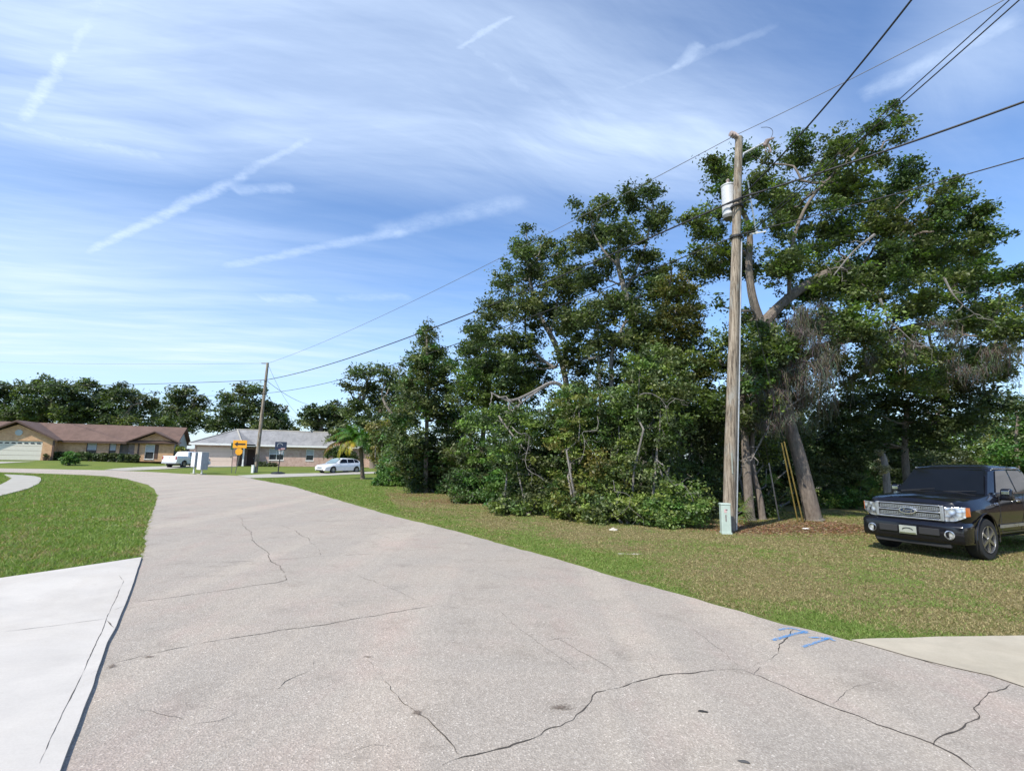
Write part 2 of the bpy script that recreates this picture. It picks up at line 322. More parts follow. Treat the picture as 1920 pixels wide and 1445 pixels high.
    for s_ in [((150, 480), (470, 322), 0.040, 0.50), ((430, 340), (600, 252), 0.026, 0.36), ((400, 505), (800, 425), 0.055, 0.36), ((700, 440), (1010, 370), 0.085, 0.30),
               ((35, 235), (135, 85), 0.030, 0.45), ((130, 110), (195, -20), 0.020, 0.30), ((850, 98), (975, 28), 0.014, 0.35), ((430, 357), (560, 352), 0.05, 0.35),
               ((-20, 230), (330, 300), 0.045, 0.30), ((830, 60), (1010, 180), 0.02, 0.2), ((1000, 180), (1290, 262), 0.03, 0.22), ((1130, 180), (1480, 40), 0.02, 0.2), ((1260, 130), (1320, 80), 0.03, 0.3),
               ((1600, 190), (1940, 20), 0.05, 0.35), ((480, 560), (600, 560), 0.12, 0.35), ((620, 560), (780, 555), 0.09, 0.22)]:
        cloud = t.math('MAXIMUM', cloud, t.math('ADD', seg(*s_), t.math('MULTIPLY', cloud, 0.75)))
    hz = t.mr(sep.outputs[2], 0.30, 0.0, 0.0, 0.42)
    cloud = t.math('MAXIMUM', cloud, t.math('ADD', hz, t.math('MULTIPLY', cloud, 0.5)))
    cloud = t.math('MINIMUM', cloud, 0.92)
    skyc = t.mix(1.0, sky.outputs[0], (SKYM[0], SKYM[1], SKYM[2], 1), 'MULTIPLY')
    col = t.mix(cloud, skyc, CLOUDC)
    t.link(col, bg.inputs[0]); bg.inputs[1].default_value = 0.118
SKYM = (0.92, 1.10, 1.32); CLOUDC = (4.75, 5.75, 7.3, 1)
setup_world()

# ---------------------------------------------------------------- object helpers
def tag(o, label=None, cat=None, group=None, kind=None):
    if label: o['label'] = label
    if cat: o['category'] = cat
    if group: o['group'] = group
    if kind: o['kind'] = kind
    return o
def thing(name, label, cat, loc=(0, 0, 0), rz=0.0, group=None):
    o = bpy.data.objects.new(name, None); COL.objects.link(o); o.empty_display_size = 0.2
    o.location = loc; o.rotation_euler = (0, 0, rz); return tag(o, label, cat, group)
def linkmesh(name, me, mat, parent=None, smooth=False):
    o = bpy.data.objects.new(name, me); COL.objects.link(o)
    if mat is not None: me.materials.append(mat)
    if parent is not None: o.parent = parent
    if smooth: me.shade_smooth()
    return o
def npmesh(name, verts, nper, cols=None):
    """verts (N*nper,3) -> N separate faces of nper corners"""
    verts = np.ascontiguousarray(verts, dtype=np.float32); nv = len(verts); nf = nv//nper
    me = bpy.data.meshes.new(name); me.vertices.add(nv); me.vertices.foreach_set('co', verts.ravel())
    me.loops.add(nv); me.loops.foreach_set('vertex_index', np.arange(nv, dtype=np.int32))
    me.polygons.add(nf); me.polygons.foreach_set('loop_start', np.arange(0, nv, nper, dtype=np.int32))
    try: me.polygons.foreach_set('loop_total', np.full(nf, nper, dtype=np.int32))
    except Exception: pass
    me.update(calc_edges=True)
    if cols is not None:
        at_ = me.attributes.new('col', 'FLOAT_COLOR', 'POINT')
        c4 = np.ones((nv, 4), dtype=np.float32); c4[:, :3] = np.repeat(cols, nper, axis=0); at_.data.foreach_set('color', c4.ravel())
    return me

class MB:
    def __init__(s): s.v = []; s.f = []; s.sm = False
    def add(s, vs, fs):
        b = len(s.v); s.v += [tuple(v) for v in vs]; s.f += [tuple(i+b for i in f) for f in fs]; return s
    def box(s, c, size, rot=None, taper=None):
        hx, hy, hz = size[0]/2, size[1]/2, size[2]/2; vs = []
        for z in (-hz, hz):
            k = 1 if (z < 0 or taper is None) else taper
            vs += [(-hx*k, -hy*k, z), (hx*k, -hy*k, z), (hx*k, hy*k, z), (-hx*k, hy*k, z)]
        M = rot if rot is not None else Matrix.Identity(3)
        vs = [M @ Vector(v) + Vector(c) for v in vs]
        return s.add(vs, [(3, 2, 1, 0), (4, 5, 6, 7), (0, 1, 5, 4), (1, 2, 6, 5), (2, 3, 7, 6), (3, 0, 4, 7)])
    def bx(s, x0, x1, y0, y1, z0, z1): return s.box(((x0+x1)/2, (y0+y1)/2, (z0+z1)/2), (x1-x0, y1-y0, z1-z0))
    def tube(s, pts, rad, n=8, cap=True):
        pts = [Vector(p) for p in pts]; m = len(pts)
        if not hasattr(rad, '__len__'): rad = [rad]*m
        base = len(s.v); up = None
        for i, p in enumerate(pts):
            d = (pts[min(i+1, m-1)] - pts[max(i-1, 0)]); d = d.normalized() if d.length > 1e-9 else Vector((0, 0, 1))
            if up is None: up = d.orthogonal().normalized()
            up = (up - d*up.dot(d)); up = up.normalized() if up.length > 1e-6 else d.orthogonal().normalized()
            w = d.cross(up)
            for k in range(n):
                a = 2*math.pi*k/n; s.v.append(tuple(p + (up*math.cos(a) + w*math.sin(a))*rad[i]))
        for i in range(m-1):
            for k in range(n):
                a = base+i*n+k; b = base+i*n+(k+1) % n; s.f.append((a, b, b+n, a+n))
        if cap: s.f.append(tuple(base+k for k in reversed(range(n)))); s.f.append(tuple(base+(m-1)*n+k for k in range(n)))
        return s
    def prism(s, poly, axis, a0, a1):
        """poly: 2D points; extruded along axis ('x','y','z') from a0 to a1"""
        def mk(p, a): return {'x': (a, p[0], p[1]), 'y': (p[0], a, p[1]), 'z': (p[0], p[1], a)}[axis]
        n = len(poly); vs = [mk(p, a0) for p in poly] + [mk(p, a1) for p in poly]
        return s.add(vs, [tuple(reversed(range(n))), tuple(range(n, 2*n))] + [(i, (i+1) % n, (i+1) % n+n, i+n) for i in range(n)])
    def slab(s, quad, th):
        """thick plate from a 3D polygon, thickness downwards along its normal"""
        q = [Vector(p) for p in quad]; nrm = (q[1]-q[0]).cross(q[2]-q[0]).normalized()
        if nrm.z < 0: q.reverse(); nrm = -nrm
        n = len(q); vs = [p - nrm*th for p in q] + q
        return s.add(vs, [tuple(reversed(range(n))), tuple(range(n, 2*n))] + [(i, (i+1) % n, (i+1) % n+n, i+n) for i in range(n)])
    def loft(s, rings, cap=True):
        n = len(rings[0]); b = len(s.v)
        for r in rings: s.v += [tuple(p) for p in r]
        for i in range(len(rings)-1):
            for k in range(n):
                a = b+i*n+k; c = b+i*n+(k+1) % n; s.f.append((a, c, c+n, a+n))
        if cap: s.f.append(tuple(b+k for k in reversed(range(n)))); s.f.append(tuple(b+(len(rings)-1)*n+k for k in range(n)))
        return s
    def disc_y(s, c, r, r2, y0, y1, n=20): pass
    def build(s, name, mat, parent=None, smooth=False, bevel=0, seg=2, weld=False):
        me = bpy.data.meshes.new(name); me.from_pydata(s.v, [], s.f); me.update()
        bm = bmesh.new(); bm.from_mesh(me)
        bmesh.ops.recalc_face_normals(bm, faces=bm.faces)
        if bevel:
            es = [e for e in bm.edges if len(e.link_faces) == 2 and e.calc_face_angle(0) > 0.4]
            bmesh.ops.bevel(bm, geom=es, offset=bevel, segments=seg, profile=0.5, affect='EDGES', clamp_overlap=True)
        bm.to_mesh(me); bm.free()
        o = linkmesh(name, me, mat, parent)
        if smooth:
            for p in me.polygons: p.use_smooth = True
            try: me.set_sharp_from_angle(angle=R(38))
            except Exception: pass
        return o
def lathe_pts(prof, axis_o, axis, n=16):
    """rings around axis (Vector) for loft: prof = [(along, radius)]"""
    ax = Vector(axis).normalized(); u = ax.orthogonal().normalized(); w = ax.cross(u); o = Vector(axis_o)
    return [[o+ax*a+(u*math.cos(2*math.pi*k/n)+w*math.sin(2*math.pi*k/n))*r for k in range(n)] for a, r in prof]

def chaikin(pts, it=2, closed=False):
    pts = [Vector(p) for p in pts]
    for _ in range(it):
        out = [] if closed else [pts[0]]
        m = len(pts)
        for i in range(m if closed else m-1):
            a, b = pts[i], pts[(i+1) % m]; out += [a*0.75+b*0.25, a*0.25+b*0.75]
        if not closed: out.append(pts[-1])
        pts = out
    return pts

def sheet(name, poly, mat, dz, step=1.0, jitter=0.0, parent=None, thick=0.0):
    """ground-following sheet cut to a polygon"""
    pp = []
    n = len(poly)
    for i in range(n):
        a, b = Vector(poly[i][:2]), Vector(poly[(i+1) % n][:2]); k = max(1, int((b-a).length/(step if jitter == 0 else min(step, 0.12 if min(a.length, b.length) < 25 else 0.6))))
        for j in range(k):
            p = a.lerp(b, j/k)
            if jitter: p = p + Vector((noise.noise(Vector((p.x*2.3, p.y*2.3, 1))), noise.noise(Vector((p.x*2.3, p.y*2.3, 7)))))*jitter + Vector((noise.noise(Vector((p.x*9, p.y*9, 1))), noise.noise(Vector((p.x*9, p.y*9, 7)))))*jitter*0.4
            pp.append(p)
    xs = [p.x for p in pp]; ys = [p.y for p in pp]; ins = []
    nb = len(pp); edges = [(i, (i+1) % nb) for i in range(nb)]
    def inside(x, y):
        c = False; j = nb-1
        for i in range(nb):
            if (pp[i].y > y) != (pp[j].y > y) and x < (pp[j].x-pp[i].x)*(y-pp[i].y)/(pp[j].y-pp[i].y+1e-12)+pp[i].x: c = not c
            j = i
        return c
    y = min(ys)
    if max(ys) > 42:
        y = max(y, 41.0)
        while y < max(ys):
            x = min(xs)
            while x < max(xs):
                if inside(x, y): ins.append(Vector((x, y)))
                x += step
            y += step
    res = delaunay_2d_cdt(pp+ins, edges, [], 1, 1e-4)
    vs = [(v.x, v.y, gh(v.x, v.y)+dz) for v in res[0]]; fs = [tuple(f) for f in res[2]]
    me = bpy.data.meshes.new(name); me.from_pydata(vs, [], fs); me.update()
    bm = bmesh.new(); bm.from_mesh(me)
    for f in bm.faces:
        if f.normal.z < 0: f.normal_flip()
    if thick:
        be = [e for e in bm.edges if e.is_boundary]
        r = bmesh.ops.extrude_edge_only(bm, edges=be)
        for g in r['geom']:
            if isinstance(g, bmesh.types.BMVert): g.co.z -= thick
        bmesh.ops.recalc_face_normals(bm, faces=bm.faces)
    bm.to_mesh(me); bm.free()
    return linkmesh(name, me, mat, parent)
def G(lst): return [gnd(u, v) for u, v in lst]

# ---------------------------------------------------------------- ground outlines
right_edge = [(470, 897), (550, 912), (625, 935), (730, 966), (850, 995), (960, 1026), (1050, 1050), (1160, 1084), (1330, 1131), (1465, 1171), (1595, 1202)]
apron_line = [(1595, 1202), (1640, 1215), (1700, 1232), (1790, 1255), (1860, 1271), (1920, 1291)]
isl = [(292, 945), (295, 930), (290, 918), (278, 909), (240, 899), (200, 892.6), (160, 890.6), (80, 887.5), (0, 885)]
isl_low = [(265, 1048), (270, 1030), (271, 1005), (276, 985), (284, 965)]
slab_edge = [(120, 1435), (170, 1300), (200, 1212), (217, 1180), (245, 1110), (265, 1048)]
top_edge = [(0, 878), (80, 879), (140, 880.4), (200, 881.5), (250, 883.2), (300, 885.5), (340, 888), (380, 890), (430, 891.3), (470, 893)]
gb = gnd(1920, 1291); gc = gnd(1860, 1271); bd = (gb-gc).normalized()
g0 = gnd(120, 1435); g1 = gnd(170, 1300); sd = (g0-g1).normalized()
lt = gnd(0, 878); lt2 = gnd(0, 885); ld = (gnd(0, 878)-gnd(80, 879)).normalized(); ld2 = (gnd(0, 885)-gnd(80, 887.5)).normalized()
_n = Vector((bd.y, -bd.x, 0)); _n = _n if _n.y > 0 else -_n; _m = Vector((-0.35, 0, 0))
road_poly = G(right_edge) + [p+_n*.4 for p in G(apron_line[2:])] + [gb+bd*14+_n*.4] + [g0+sd*14+_m] + [p+_m for p in G(slab_edge[:-1])] + G(slab_edge[-1:]) + G(isl_low) + G(isl) + [lt2+ld2*60, lt+ld*60] + G(top_edge)
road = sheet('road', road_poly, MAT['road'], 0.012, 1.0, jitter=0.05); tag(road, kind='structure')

def cover(x, y):
    """dry, soil, sand amounts of the turf"""
    d = 0.0
    e_ = x+0.3*y-1.5
    if e_ > 0 and y < 46: d = 0.62
    else: d = 0.10
    n = noise.noise(Vector((x*0.35, y*0.35, 3.1)))
    rd = Vector((x, y))
    dist_road = max(0.0, _redge(x, y)) if d > 0.5 else 0
    if d > 0.5: d = (0.34+0.50*sstep(0.3, 2.0, dist_road)+0.45*n)*(1-0.7*sstep(22, 34, y+1.5*n))
    s = 0.0
    for (cx, cy, rx, ry, k) in SOIL:
        e = ((x-cx)/rx)**2+((y-cy)/ry)**2
        if e < 1: s = max(s, k*(1-e)**0.6)
    w = 0.0
    for (cx, cy, rx, ry, k) in SAND:
        e = ((x-cx)/rx)**2+((y-cy)/ry)**2
        if e < 1: w = max(w, k*(1-e))
    return min(1, max(0, d)), s, w
_re = [Vector((p.x, p.y)) for p in G(right_edge)]
def _redge(x, y):
    p = Vector((x, y)); best = 1e9
    for a, b in zip(_re, _re[1:]):
        ab = b-a; t = max(0, min(1, (p-a).dot(ab)/ab.length_squared)); best = min(best, (p-a-ab*t).length)
    return best
def _s(u, v, rx, ry, k): g = gnd(u, v); return (g.x, g.y, rx, ry, k)
SOIL = [_s(1490, 990, 2.4, 1.2, 1.1), _s(1410, 995, 1.2, 0.7, 0.8), _s(850, 940, 3.0, 2.0, 0.6), _s(1560, 985, 1.5, 1.8, 0.9), _s(780, 928, 2.5, 2.0, 0.5), _s(1200, 1030, 0.8, 0.4, 0.6), _s(1750, 1090, 1.2, 0.4, 0.4), _s(1100, 1000, 0.9, 0.5, 0.5)]
SAND = [_s(180, 968, 1.1, 1.2, 0.6), _s(215, 985, 0.8, 0.7, 0.5), _s(100, 968, 1.5, .5, .45), _s(1175, 1037, 0.5, 0.16, 0.9), _s(980, 993, 0.5, 0.2, 0.6), _s(1120, 1028, 0.6, 0.2, 0.5)]
def make_ground():
    fx = np.concatenate([[-2500, -900, -400, -200, -130, -100], np.arange(-80, -25, 1.0), np.arange(-25, 25, 0.25), np.arange(25, 80, 1.0), [100, 130, 200, 400, 900, 2500]])
    fy = np.concatenate([[-900, -300, -100, -40, -15, -5], np.arange(0, 36, 0.25), np.arange(36, 115, 1.0), [130, 170, 300, 700, 1500, 3500]])
    nx, ny = len(fx), len(fy); vs = np.zeros((nx*ny, 3)); cs = np.zeros((nx*ny, 4), dtype=np.float32); cs[:, 3] = 1
    for j, y in enumerate(fy):
        for i, x in enumerate(fx):
            k = j*nx+i; vs[k] = (x, y, gh(x, y)); 
            if 0 <= y < 50 and abs(x) < 60: cs[k, :3] = cover(x, y)
            else: cs[k, :3] = (0.12, 0, 0)
    I, J = np.meshgrid(np.arange(nx-1), np.arange(ny-1)); a = (J*nx+I).ravel()
    fs = np.stack([a, a+1, a+1+nx, a+nx], 1)
    me = bpy.data.meshes.new('ground'); me.from_pydata(vs.tolist(), [], fs.tolist()); me.update()
    at_ = me.attributes.new('col', 'FLOAT_COLOR', 'POINT'); at_.data.foreach_set('color', cs.ravel())
    tag(linkmesh('ground', me, MAT['ground']), kind='structure')
make_ground()

# concrete driveway slab in the left foreground
s_top = [(265, 1048), (130, 1069), (0, 1088)]
a0 = gnd(0, 1088); ad = (gnd(0, 1088)-gnd(130, 1069)).normalized()
slab_poly = [g0+sd*9] + G(slab_edge) + G(s_top[1:]) + [a0+ad*9, a0+ad*9+sd*14]
o = sheet('driveway', slab_poly, MAT['slab'], 0.038, 1.0, jitter=0.006, thick=0.09); tag(o, kind='structure')
# right apron
ap = G([(1595, 1202)]) + G(apron_line[1:]) + [gb+bd*4] + [gb+bd*4+Vector((9, 3, 0))] + [gnd(1920, 1194)+Vector((7, 0.2, 0))] + G([(1920, 1194), (1800, 1196), (1700, 1198), (1620, 1200)])
o = sheet('driveway_apron', ap, MAT['oldslab'], 0.020, 1.0, jitter=0.02); tag(o, kind='structure')
# curved path on the island
pt_ = [(33, 922.5), (54, 916.5), (72, 907.5), (77, 901), (76, 896.5), (66, 893.5), (42, 891.6), (8, 890)]
pa = gnd(0, 931); 
o = sheet('path', [pa+Vector((-9, -0.6, 0)), pa] + G(pt_) + G([(22, 897.5), (12, 904), (0, 910)]) + [gnd(0, 910)+Vector((-9, 1.0, 0))], MAT['slab_far'], 0.05, 1.0, jitter=0.0, thick=0.08); tag(o, kind='structure')
# drives of the two houses
o = sheet('house_drive', G([(195, 881.3), (215, 878.6), (250, 876.3), (300, 874.3), (345, 872.9), (400, 873.0), (450, 873.4), (440, 875), (400, 875.6), (350, 876.6), (320, 878.8), (270, 881.2), (235, 882.4)]), MAT['slab_far'], 0.03, 1.0); tag(o, kind='structure')
o = sheet('side_drive', G([(445, 891.6), (500, 888.9), (560, 887.8), (620, 886.6), (700, 884.5), (760, 882), (760, 885), (700, 887.8), (640, 890.3), (560, 893.6), (500, 895.8), (465, 896.6)]), MAT['slab_far'], 0.03, 1.0); tag(o, kind='structure')
o = sheet('garage_drive', [gnd(0, 865.5)+Vector((-10, 0, 0)), gnd(0, 865.5), gnd(30, 865.6), gnd(68, 864.9), gnd(40, 866.6), gnd(0, 869), gnd(0, 869)+Vector((-10, -1, 0))], MAT['slab_far'], 0.03, 1.0); tag(o, kind='structure')

# ---------------------------------------------------------------- cracks, joints and marks
def _wn(i, ph, k): 
    v = math.sin(i*127.1+ph*311.7+k*74.7)*43758.5453; return (v-math.floor(v))*2-1
def _lin(s, f, ph, k):
    x = s*f; i = math.floor(x); t = x-i; return _wn(i, ph, k)*(1-t)+_wn(i+1, ph, k)*t
def ribbon(name, lines, mat, dz, parent=None, cols=False, jit=0.016, vary=True, STEP=0.03):
    mb = MB(); col = []
    for pts, w in lines:
        P = [gnd(u, v) for u, v in pts]; dense = []
        for a, b in zip(P, P[1:]):
            k = max(2, int((b-a).length/STEP)); k = min(k, 300)
            dense += [a.lerp(b, i/k) for i in range(k)]
        dense.append(P[-1]); m = len(dense); prev = None; ph = random.random()*50
        for i, p in enumerate(dense):
            d = (dense[min(i+1, m-1)]-dense[max(i-1, 0)]).normalized(); sd_ = Vector((-d.y, d.x, 0))
            s_ = i*STEP
            off = (_lin(s_, 1.6, ph, 0)*2.4 + _lin(s_, 5.5, ph, 3)*1.1 + _lin(s_, 16, ph, 5)*0.75)*jit
            ww = w*max(0.12, 0.5+0.5*_lin(s_, 2.2, ph, 9) + 0.45*_lin(s_, 15, ph, 2)) if vary else w
            if vary: ww *= min(1, i/6+0.15, (m-1-i)/6+0.15)
            c = p+sd_*off; z = gh(c.x, c.y)+dz
            a_, b_ = c+sd_*ww/2, c-sd_*ww/2; a_.z = b_.z = z; mb.v += [tuple(a_), tuple(b_)]
            if i: k = len(mb.v); mb.f.append((k-4, k-3, k-1, k-2))
    return mb.build(name, mat, parent)
ck = [
 ([(830, 1440), (900, 1420), (960, 1410), (1020, 1385), (1065, 1360), (1095, 1335), (1107, 1322), (1118, 1300), (1170, 1287), (1240, 1267), (1330, 1257), (1390, 1256), (1430, 1270), (1490, 1297), (1560, 1325), (1640, 1355), (1700, 1380), (1745, 1397), (1790, 1422), (1830, 1450)], 0.017),
 ([(1395, 1257), (1440, 1240), (1462, 1228), (1468, 1212), (1486, 1190), (1492, 1181)], 0.013),
 ([(1740, 1397), (1775, 1378), (1815, 1365), (1832, 1350), (1826, 1330), (1850, 1312), (1880, 1295), (1888, 1284)], 0.014),
 ([(1426, 1270), (1428, 1255), (1445, 1252)], 0.007), ([(1240, 1267), (1220, 1245), (1192, 1238)], 0.006), ([(1190, 1213), (1230, 1232), (1250, 1240)], 0.005),
 ([(205, 1245), (280, 1229), (350, 1215), (440, 1198), (520, 1184), (600, 1173), (680, 1159), (760, 1146), (810, 1139)], 0.012),
 ([(810, 1139), (870, 1144), (960, 1143), (1020, 1139), (1070, 1132), (1110, 1115)], 0.008),
 ([(445, 967), (470, 1000), (480, 1020), (500, 1040), (505, 1053), (520, 1062), (532, 1078), (535, 1088), (520, 1093), (470, 1100), (400, 1110), (330, 1120), (250, 1133)], 0.014),
 ([(265, 1064), (340, 1057), (420, 1054), (500, 1052)], 0.012), ([(505, 1052), (600, 1044), (680, 1040), (760, 1034), (830, 1026)], 0.010),
 ([(527, 985), (560, 1000), (590, 1020), (600, 1042)], 0.013), ([(300, 1005), (360, 1002), (440, 997)], 0.010), ([(555, 978), (640, 977), (720, 974)], 0.012),
 ([(700, 1000), (730, 1010)], 0.012), ([(690, 1235), (715, 1260), (735, 1285), (750, 1310), (775, 1335), (800, 1355), (830, 1385), (858, 1420)], 0.009),
 ([(528, 1296), (540, 1281), (580, 1260)], 0.007), ([(350, 1363), (380, 1356), (410, 1353), (450, 1340)], 0.007), ([(590, 1235), (594, 1255)], 0.005),
 ([(1010, 1205), (1060, 1198), (1080, 1203)], 0.005), ([(540, 1125), (560, 1115)], 0.006),
 ([(1020, 1190), (1100, 1225), (1160, 1262)], 0.004), ([(930, 1143), (1010, 1205), (1080, 1260)], 0.004), ([(620, 1060), (700, 1090), (760, 1120), (812, 1139)], 0.006), ([(880, 1060), (960, 1090), (1040, 1120)], 0.005), ([(1290, 1180), (1340, 1215), (1392, 1256)], 0.004), ([(470, 1300), (528, 1296)], 0.004), ([(1560, 1325), (1600, 1290), (1680, 1270)], 0.004), ([(240, 1330), (330, 1345), (352, 1362)], 0.004), ([(620, 1420), (700, 1400), (760, 1405)], 0.004),
 ([(1600, 1203), (1640, 1214), (1645, 1215)], 0.02), ([(1690, 1230), (1720, 1237), (1760, 1249), (1790, 1256)], 0.028), ([(1800, 1258), (1860, 1272), (1920, 1291)], 0.013),
]
cr = ribbon('cracks', [(p_, w_*0.85) for p_, w_ in ck], MAT['crack'], 0.0150, road); tag(cr, 'dark jagged cracks across the pale road')
jt = ribbon('joints', [([(0, 1192), (100, 1180), (200, 1166)], 0.008), ([(70, 1445), (110, 1360), (165, 1245), (230, 1095), (222, 1082)], 0.006), ([(212, 1150), (228, 1144), (238, 1140)], 0.008), ([(200, 1170), (212, 1184)], 0.012), ([(170, 1272), (185, 1265)], 0.008)], MAT['crack'], 0.0400, bpy.data.objects['driveway'], jit=0.003)
def patch(name, u, v, rx, ry, mat, dz, parent, n=22, ang=0.0):
    g = gnd(u, v); vs = [(g.x, g.y, g.z+dz)]; cs = [1.0]
    for ring_, k in ((0.45, 0.55), (1.5, 0.0)):
        for i in range(n):
            a = 2*math.pi*i/n; ring = ring_*(1+.5*noise.noise(Vector((math.cos(a)*1.5, math.sin(a)*1.5, u*.1)))); q_ = Vector((math.cos(a)*rx*ring, math.sin(a)*ry*ring)); q_.rotate(Matrix.Rotation(ang, 2)); vs.append((g.x+q_.x, g.y+q_.y, g.z+dz)); cs.append(k)
    fs = [(0, 1+i, 1+(i+1) % n) for i in range(n)] + [(1+i, 1+n+i, 1+n+(i+1) % n, 1+(i+1) % n) for i in range(n)]
    me = bpy.data.meshes.new(name); me.from_pydata(vs, [], fs); me.update()
    at_ = me.attributes.new('col', 'FLOAT_COLOR', 'POINT'); at_.data.foreach_set('color', np.array([[c, c, c, 1] for c in cs], dtype=np.float32).ravel())
    return linkmesh(name, me, mat, parent)
tag(patch('stain', 1052, 1330, 0.10, 0.055, MAT['stain'], 0.0175, road), 'brown dried clump stain on the road')
patch('stain', 783, 1340, 0.045, 0.05, MAT['stain'], 0.0175, road); patch('stain', 210, 1252, 0.05, 0.05, MAT['stain'], 0.0175, road)
patch('stain', 280, 1234, 0.07, 0.03, MAT['stain'], 0.0175, road); patch('stain', 690, 1234, 0.05, 0.02, MAT['stain'], 0.0175, road)
PZ = [0.0175]
def paint(lines):
    PZ[0] += 0.0008
    vs = []; fs = []; cs = []
    for pts, w in lines:
        P = chaikin(G(pts), 2); m = len(P)
        for i, p in enumerate(P):
            d = (P[min(i+1, m-1)]-P[max(i-1, 0)]).normalized(); s_ = Vector((-d.y, d.x, 0)); k0 = len(vs)
            for j, (o_, c_) in enumerate(((-1, 0.0), (-0.4, 0.75), (0.4, 0.75), (1, 0.0))):
                q_ = p+s_*o_*w*0.48; vs.append((q_.x, q_.y, PZ[0])); cs.append(c_ * (0.9 if 0 < i < m-1 else 0.3))
            if i:
                for j in range(3): fs.append((k0-4+j, k0-3+j, k0+1+j, k0+j))
    me = bpy.data.meshes.new('paint_mark'); me.from_pydata(vs, [], fs); me.update()
    at_ = me.attributes.new('col', 'FLOAT_COLOR', 'POINT'); at_.data.foreach_set('color', np.array([[c, c, c, 1] for c in cs], dtype=np.float32).ravel())
    return linkmesh('paint_mark', me, MAT['bluepaint'], road)
paint([([(1448, 1203), (1462, 1199), (1478, 1194), (1490, 1191), (1514, 1185)], 0.085)])
paint([([(1460, 1184), (1475, 1180), (1490, 1181), (1512, 1188)], 0.075)]); paint([([(1500, 1189), (1516, 1188)], 0.12)])
bp = paint([([(1505, 1216), (1520, 1211), (1535, 1206), (1552, 1200), (1560, 1198)], 0.075)]); paint([([(1515, 1198), (1530, 1198), (1550, 1199), (1568, 1205)], 0.06)]); paint([([(1542, 1201), (1556, 1199)], 0.10)])

# ---------------------------------------------------------------- grass blades
def in_poly_np(px, py, poly):
    c = np.zeros(len(px), bool); n = len(poly); j = n-1
    for i in range(n):
        xi, yi, xj, yj = poly[i][0], poly[i][1], poly[j][0], poly[j][1]
        m = ((yi > py) != (yj > py)) & (px < (xj-xi)*(py-yi)/(yj-yi+1e-12)+xi); c ^= m; j = i
    return c
def jitter_in(px, py, poly, amt=0.05):
    return in_poly_np(px+rng.normal(0, amt, len(px)), py+rng.normal(0, amt, len(px)), poly)
def grass(name, label, poly, excl, K, hmin, hmax, dry_shift, ymax):
    xs = [p[0] for p in poly]; ys = [p[1] for p in poly]
    x0, x1, y0, y1 = min(xs), max(xs), max(2.0, min(ys)), min(ymax, max(ys))
    P = []; D = []
    # distance bands
    y = y0
    while y < y1:
        yb = min(y*1.12+0.1, y1); lim = 1.12*yb; xa, xb = max(x0, -lim), min(x1, lim)
        if xb > xa:
            dens = K/(0.5*(y+yb))**1.75; n = int(dens*(xb-xa)*(yb-y))
            px = rng.uniform(xa, xb, n); py = rng.uniform(y, yb, n)
            ok = in_poly_np(px, py, poly)
            for e in excl: ok &= ~jitter_in(px, py, e, 0.04)
            P.append(np.stack([px[ok], py[ok]], 1))
        y = yb
    P = np.concatenate(P); n = len(P)
    cov = np.array([cover(float(a), float(b)) for a, b in P]); thin = np.array([noise.noise(Vector((float(p[0])*1.7, float(p[1])*1.7, 21))) for p in P])
    keep = rng.random(n) > np.clip(cov[:, 1]*0.95+cov[:, 2]*0.75+np.clip(thin, 0, 1)*cov[:, 0]*1.2, 0, 0.93)
    P = P[keep]; cov = cov[keep]; n = len(P)
    z = np.array([gh(a, b) for a, b in P]); dist = np.hypot(P[:, 0], P[:, 1]); sc = np.clip(dist/7.0, 0.8, 4.0)
    h = rng.uniform(hmin, hmax, n)*(1-0.35*cov[:, 0])*(0.9+0.1*sc); w = 0.0052*sc*rng.uniform(0.7, 1.3, n)
    a = rng.uniform(0, 2*np.pi, n); lean = rng.normal(0, 0.75, (n, 2))*h[:, None]
    b0 = np.stack([P[:, 0]-np.cos(a)*w, P[:, 1]-np.sin(a)*w, z], 1); b1 = np.stack([P[:, 0]+np.cos(a)*w, P[:, 1]+np.sin(a)*w, z], 1)
    tip = np.stack([P[:, 0]+lean[:, 0], P[:, 1]+lean[:, 1], z+h*rng.uniform(0.55, 1.0, n)], 1)
    V = np.stack([b0, b1, tip], 1).reshape(-1, 3)
    g = np.array([0.145, 0.225, 0.045]); g2 = np.array([0.25, 0.315, 0.09]); dr = np.array([0.46, 0.38, 0.20]); dr2 = np.array([0.20, 0.15, 0.075])
    t1 = rng.random((n, 1)); col = g*(1-t1)+g2*t1
    big = np.array([noise.noise(Vector((float(p[0])*0.9, float(p[1])*0.9, 5))) for p in P])
    big2 = np.array([noise.noise(Vector((float(p[0])*3.1, float(p[1])*3.1, 9))) for p in P])
    isdry = rng.random(n) < np.clip(cov[:, 0]*1.0+dry_shift+big*0.9+big2*0.7, 0.03, 0.95)
    t2 = rng.random((n, 1)); dcol = dr*(1-t2)+dr2*t2; col = np.where(isdry[:, None], dcol, col)*rng.uniform(0.7, 1.25, (n, 1))
    o = linkmesh(name, npmesh(name, V, 3, col.astype(np.float32)), MAT['grass']); tag(o, label, 'grass', kind='stuff'); return n
roadp = [(p.x, p.y) for p in road_poly]; slabp = [(p.x, p.y) for p in slab_poly]; apronp = [(p[0], p[1]) for p in ap]
vr = G([(470, 896), (625, 933), (850, 993), (1050, 1048), (1330, 1129), (1595, 1201), (1920, 1193)])
verge = [(p.x, p.y) for p in vr] + [(22, 5.2), (24, 20), (16, 21), (7, 19), (0, 24), (-4, 30), (-9, 40), (-16, 43)]
vi = G([(265, 1049), (284, 965), (296, 930), (240, 899), (160, 891), (0, 886)])
island = [(p.x, p.y) for p in vi] + [(-60, 44), (-60, 5)] + [(a0.x-4, a0.y-0.4), (a0.x, a0.y)]
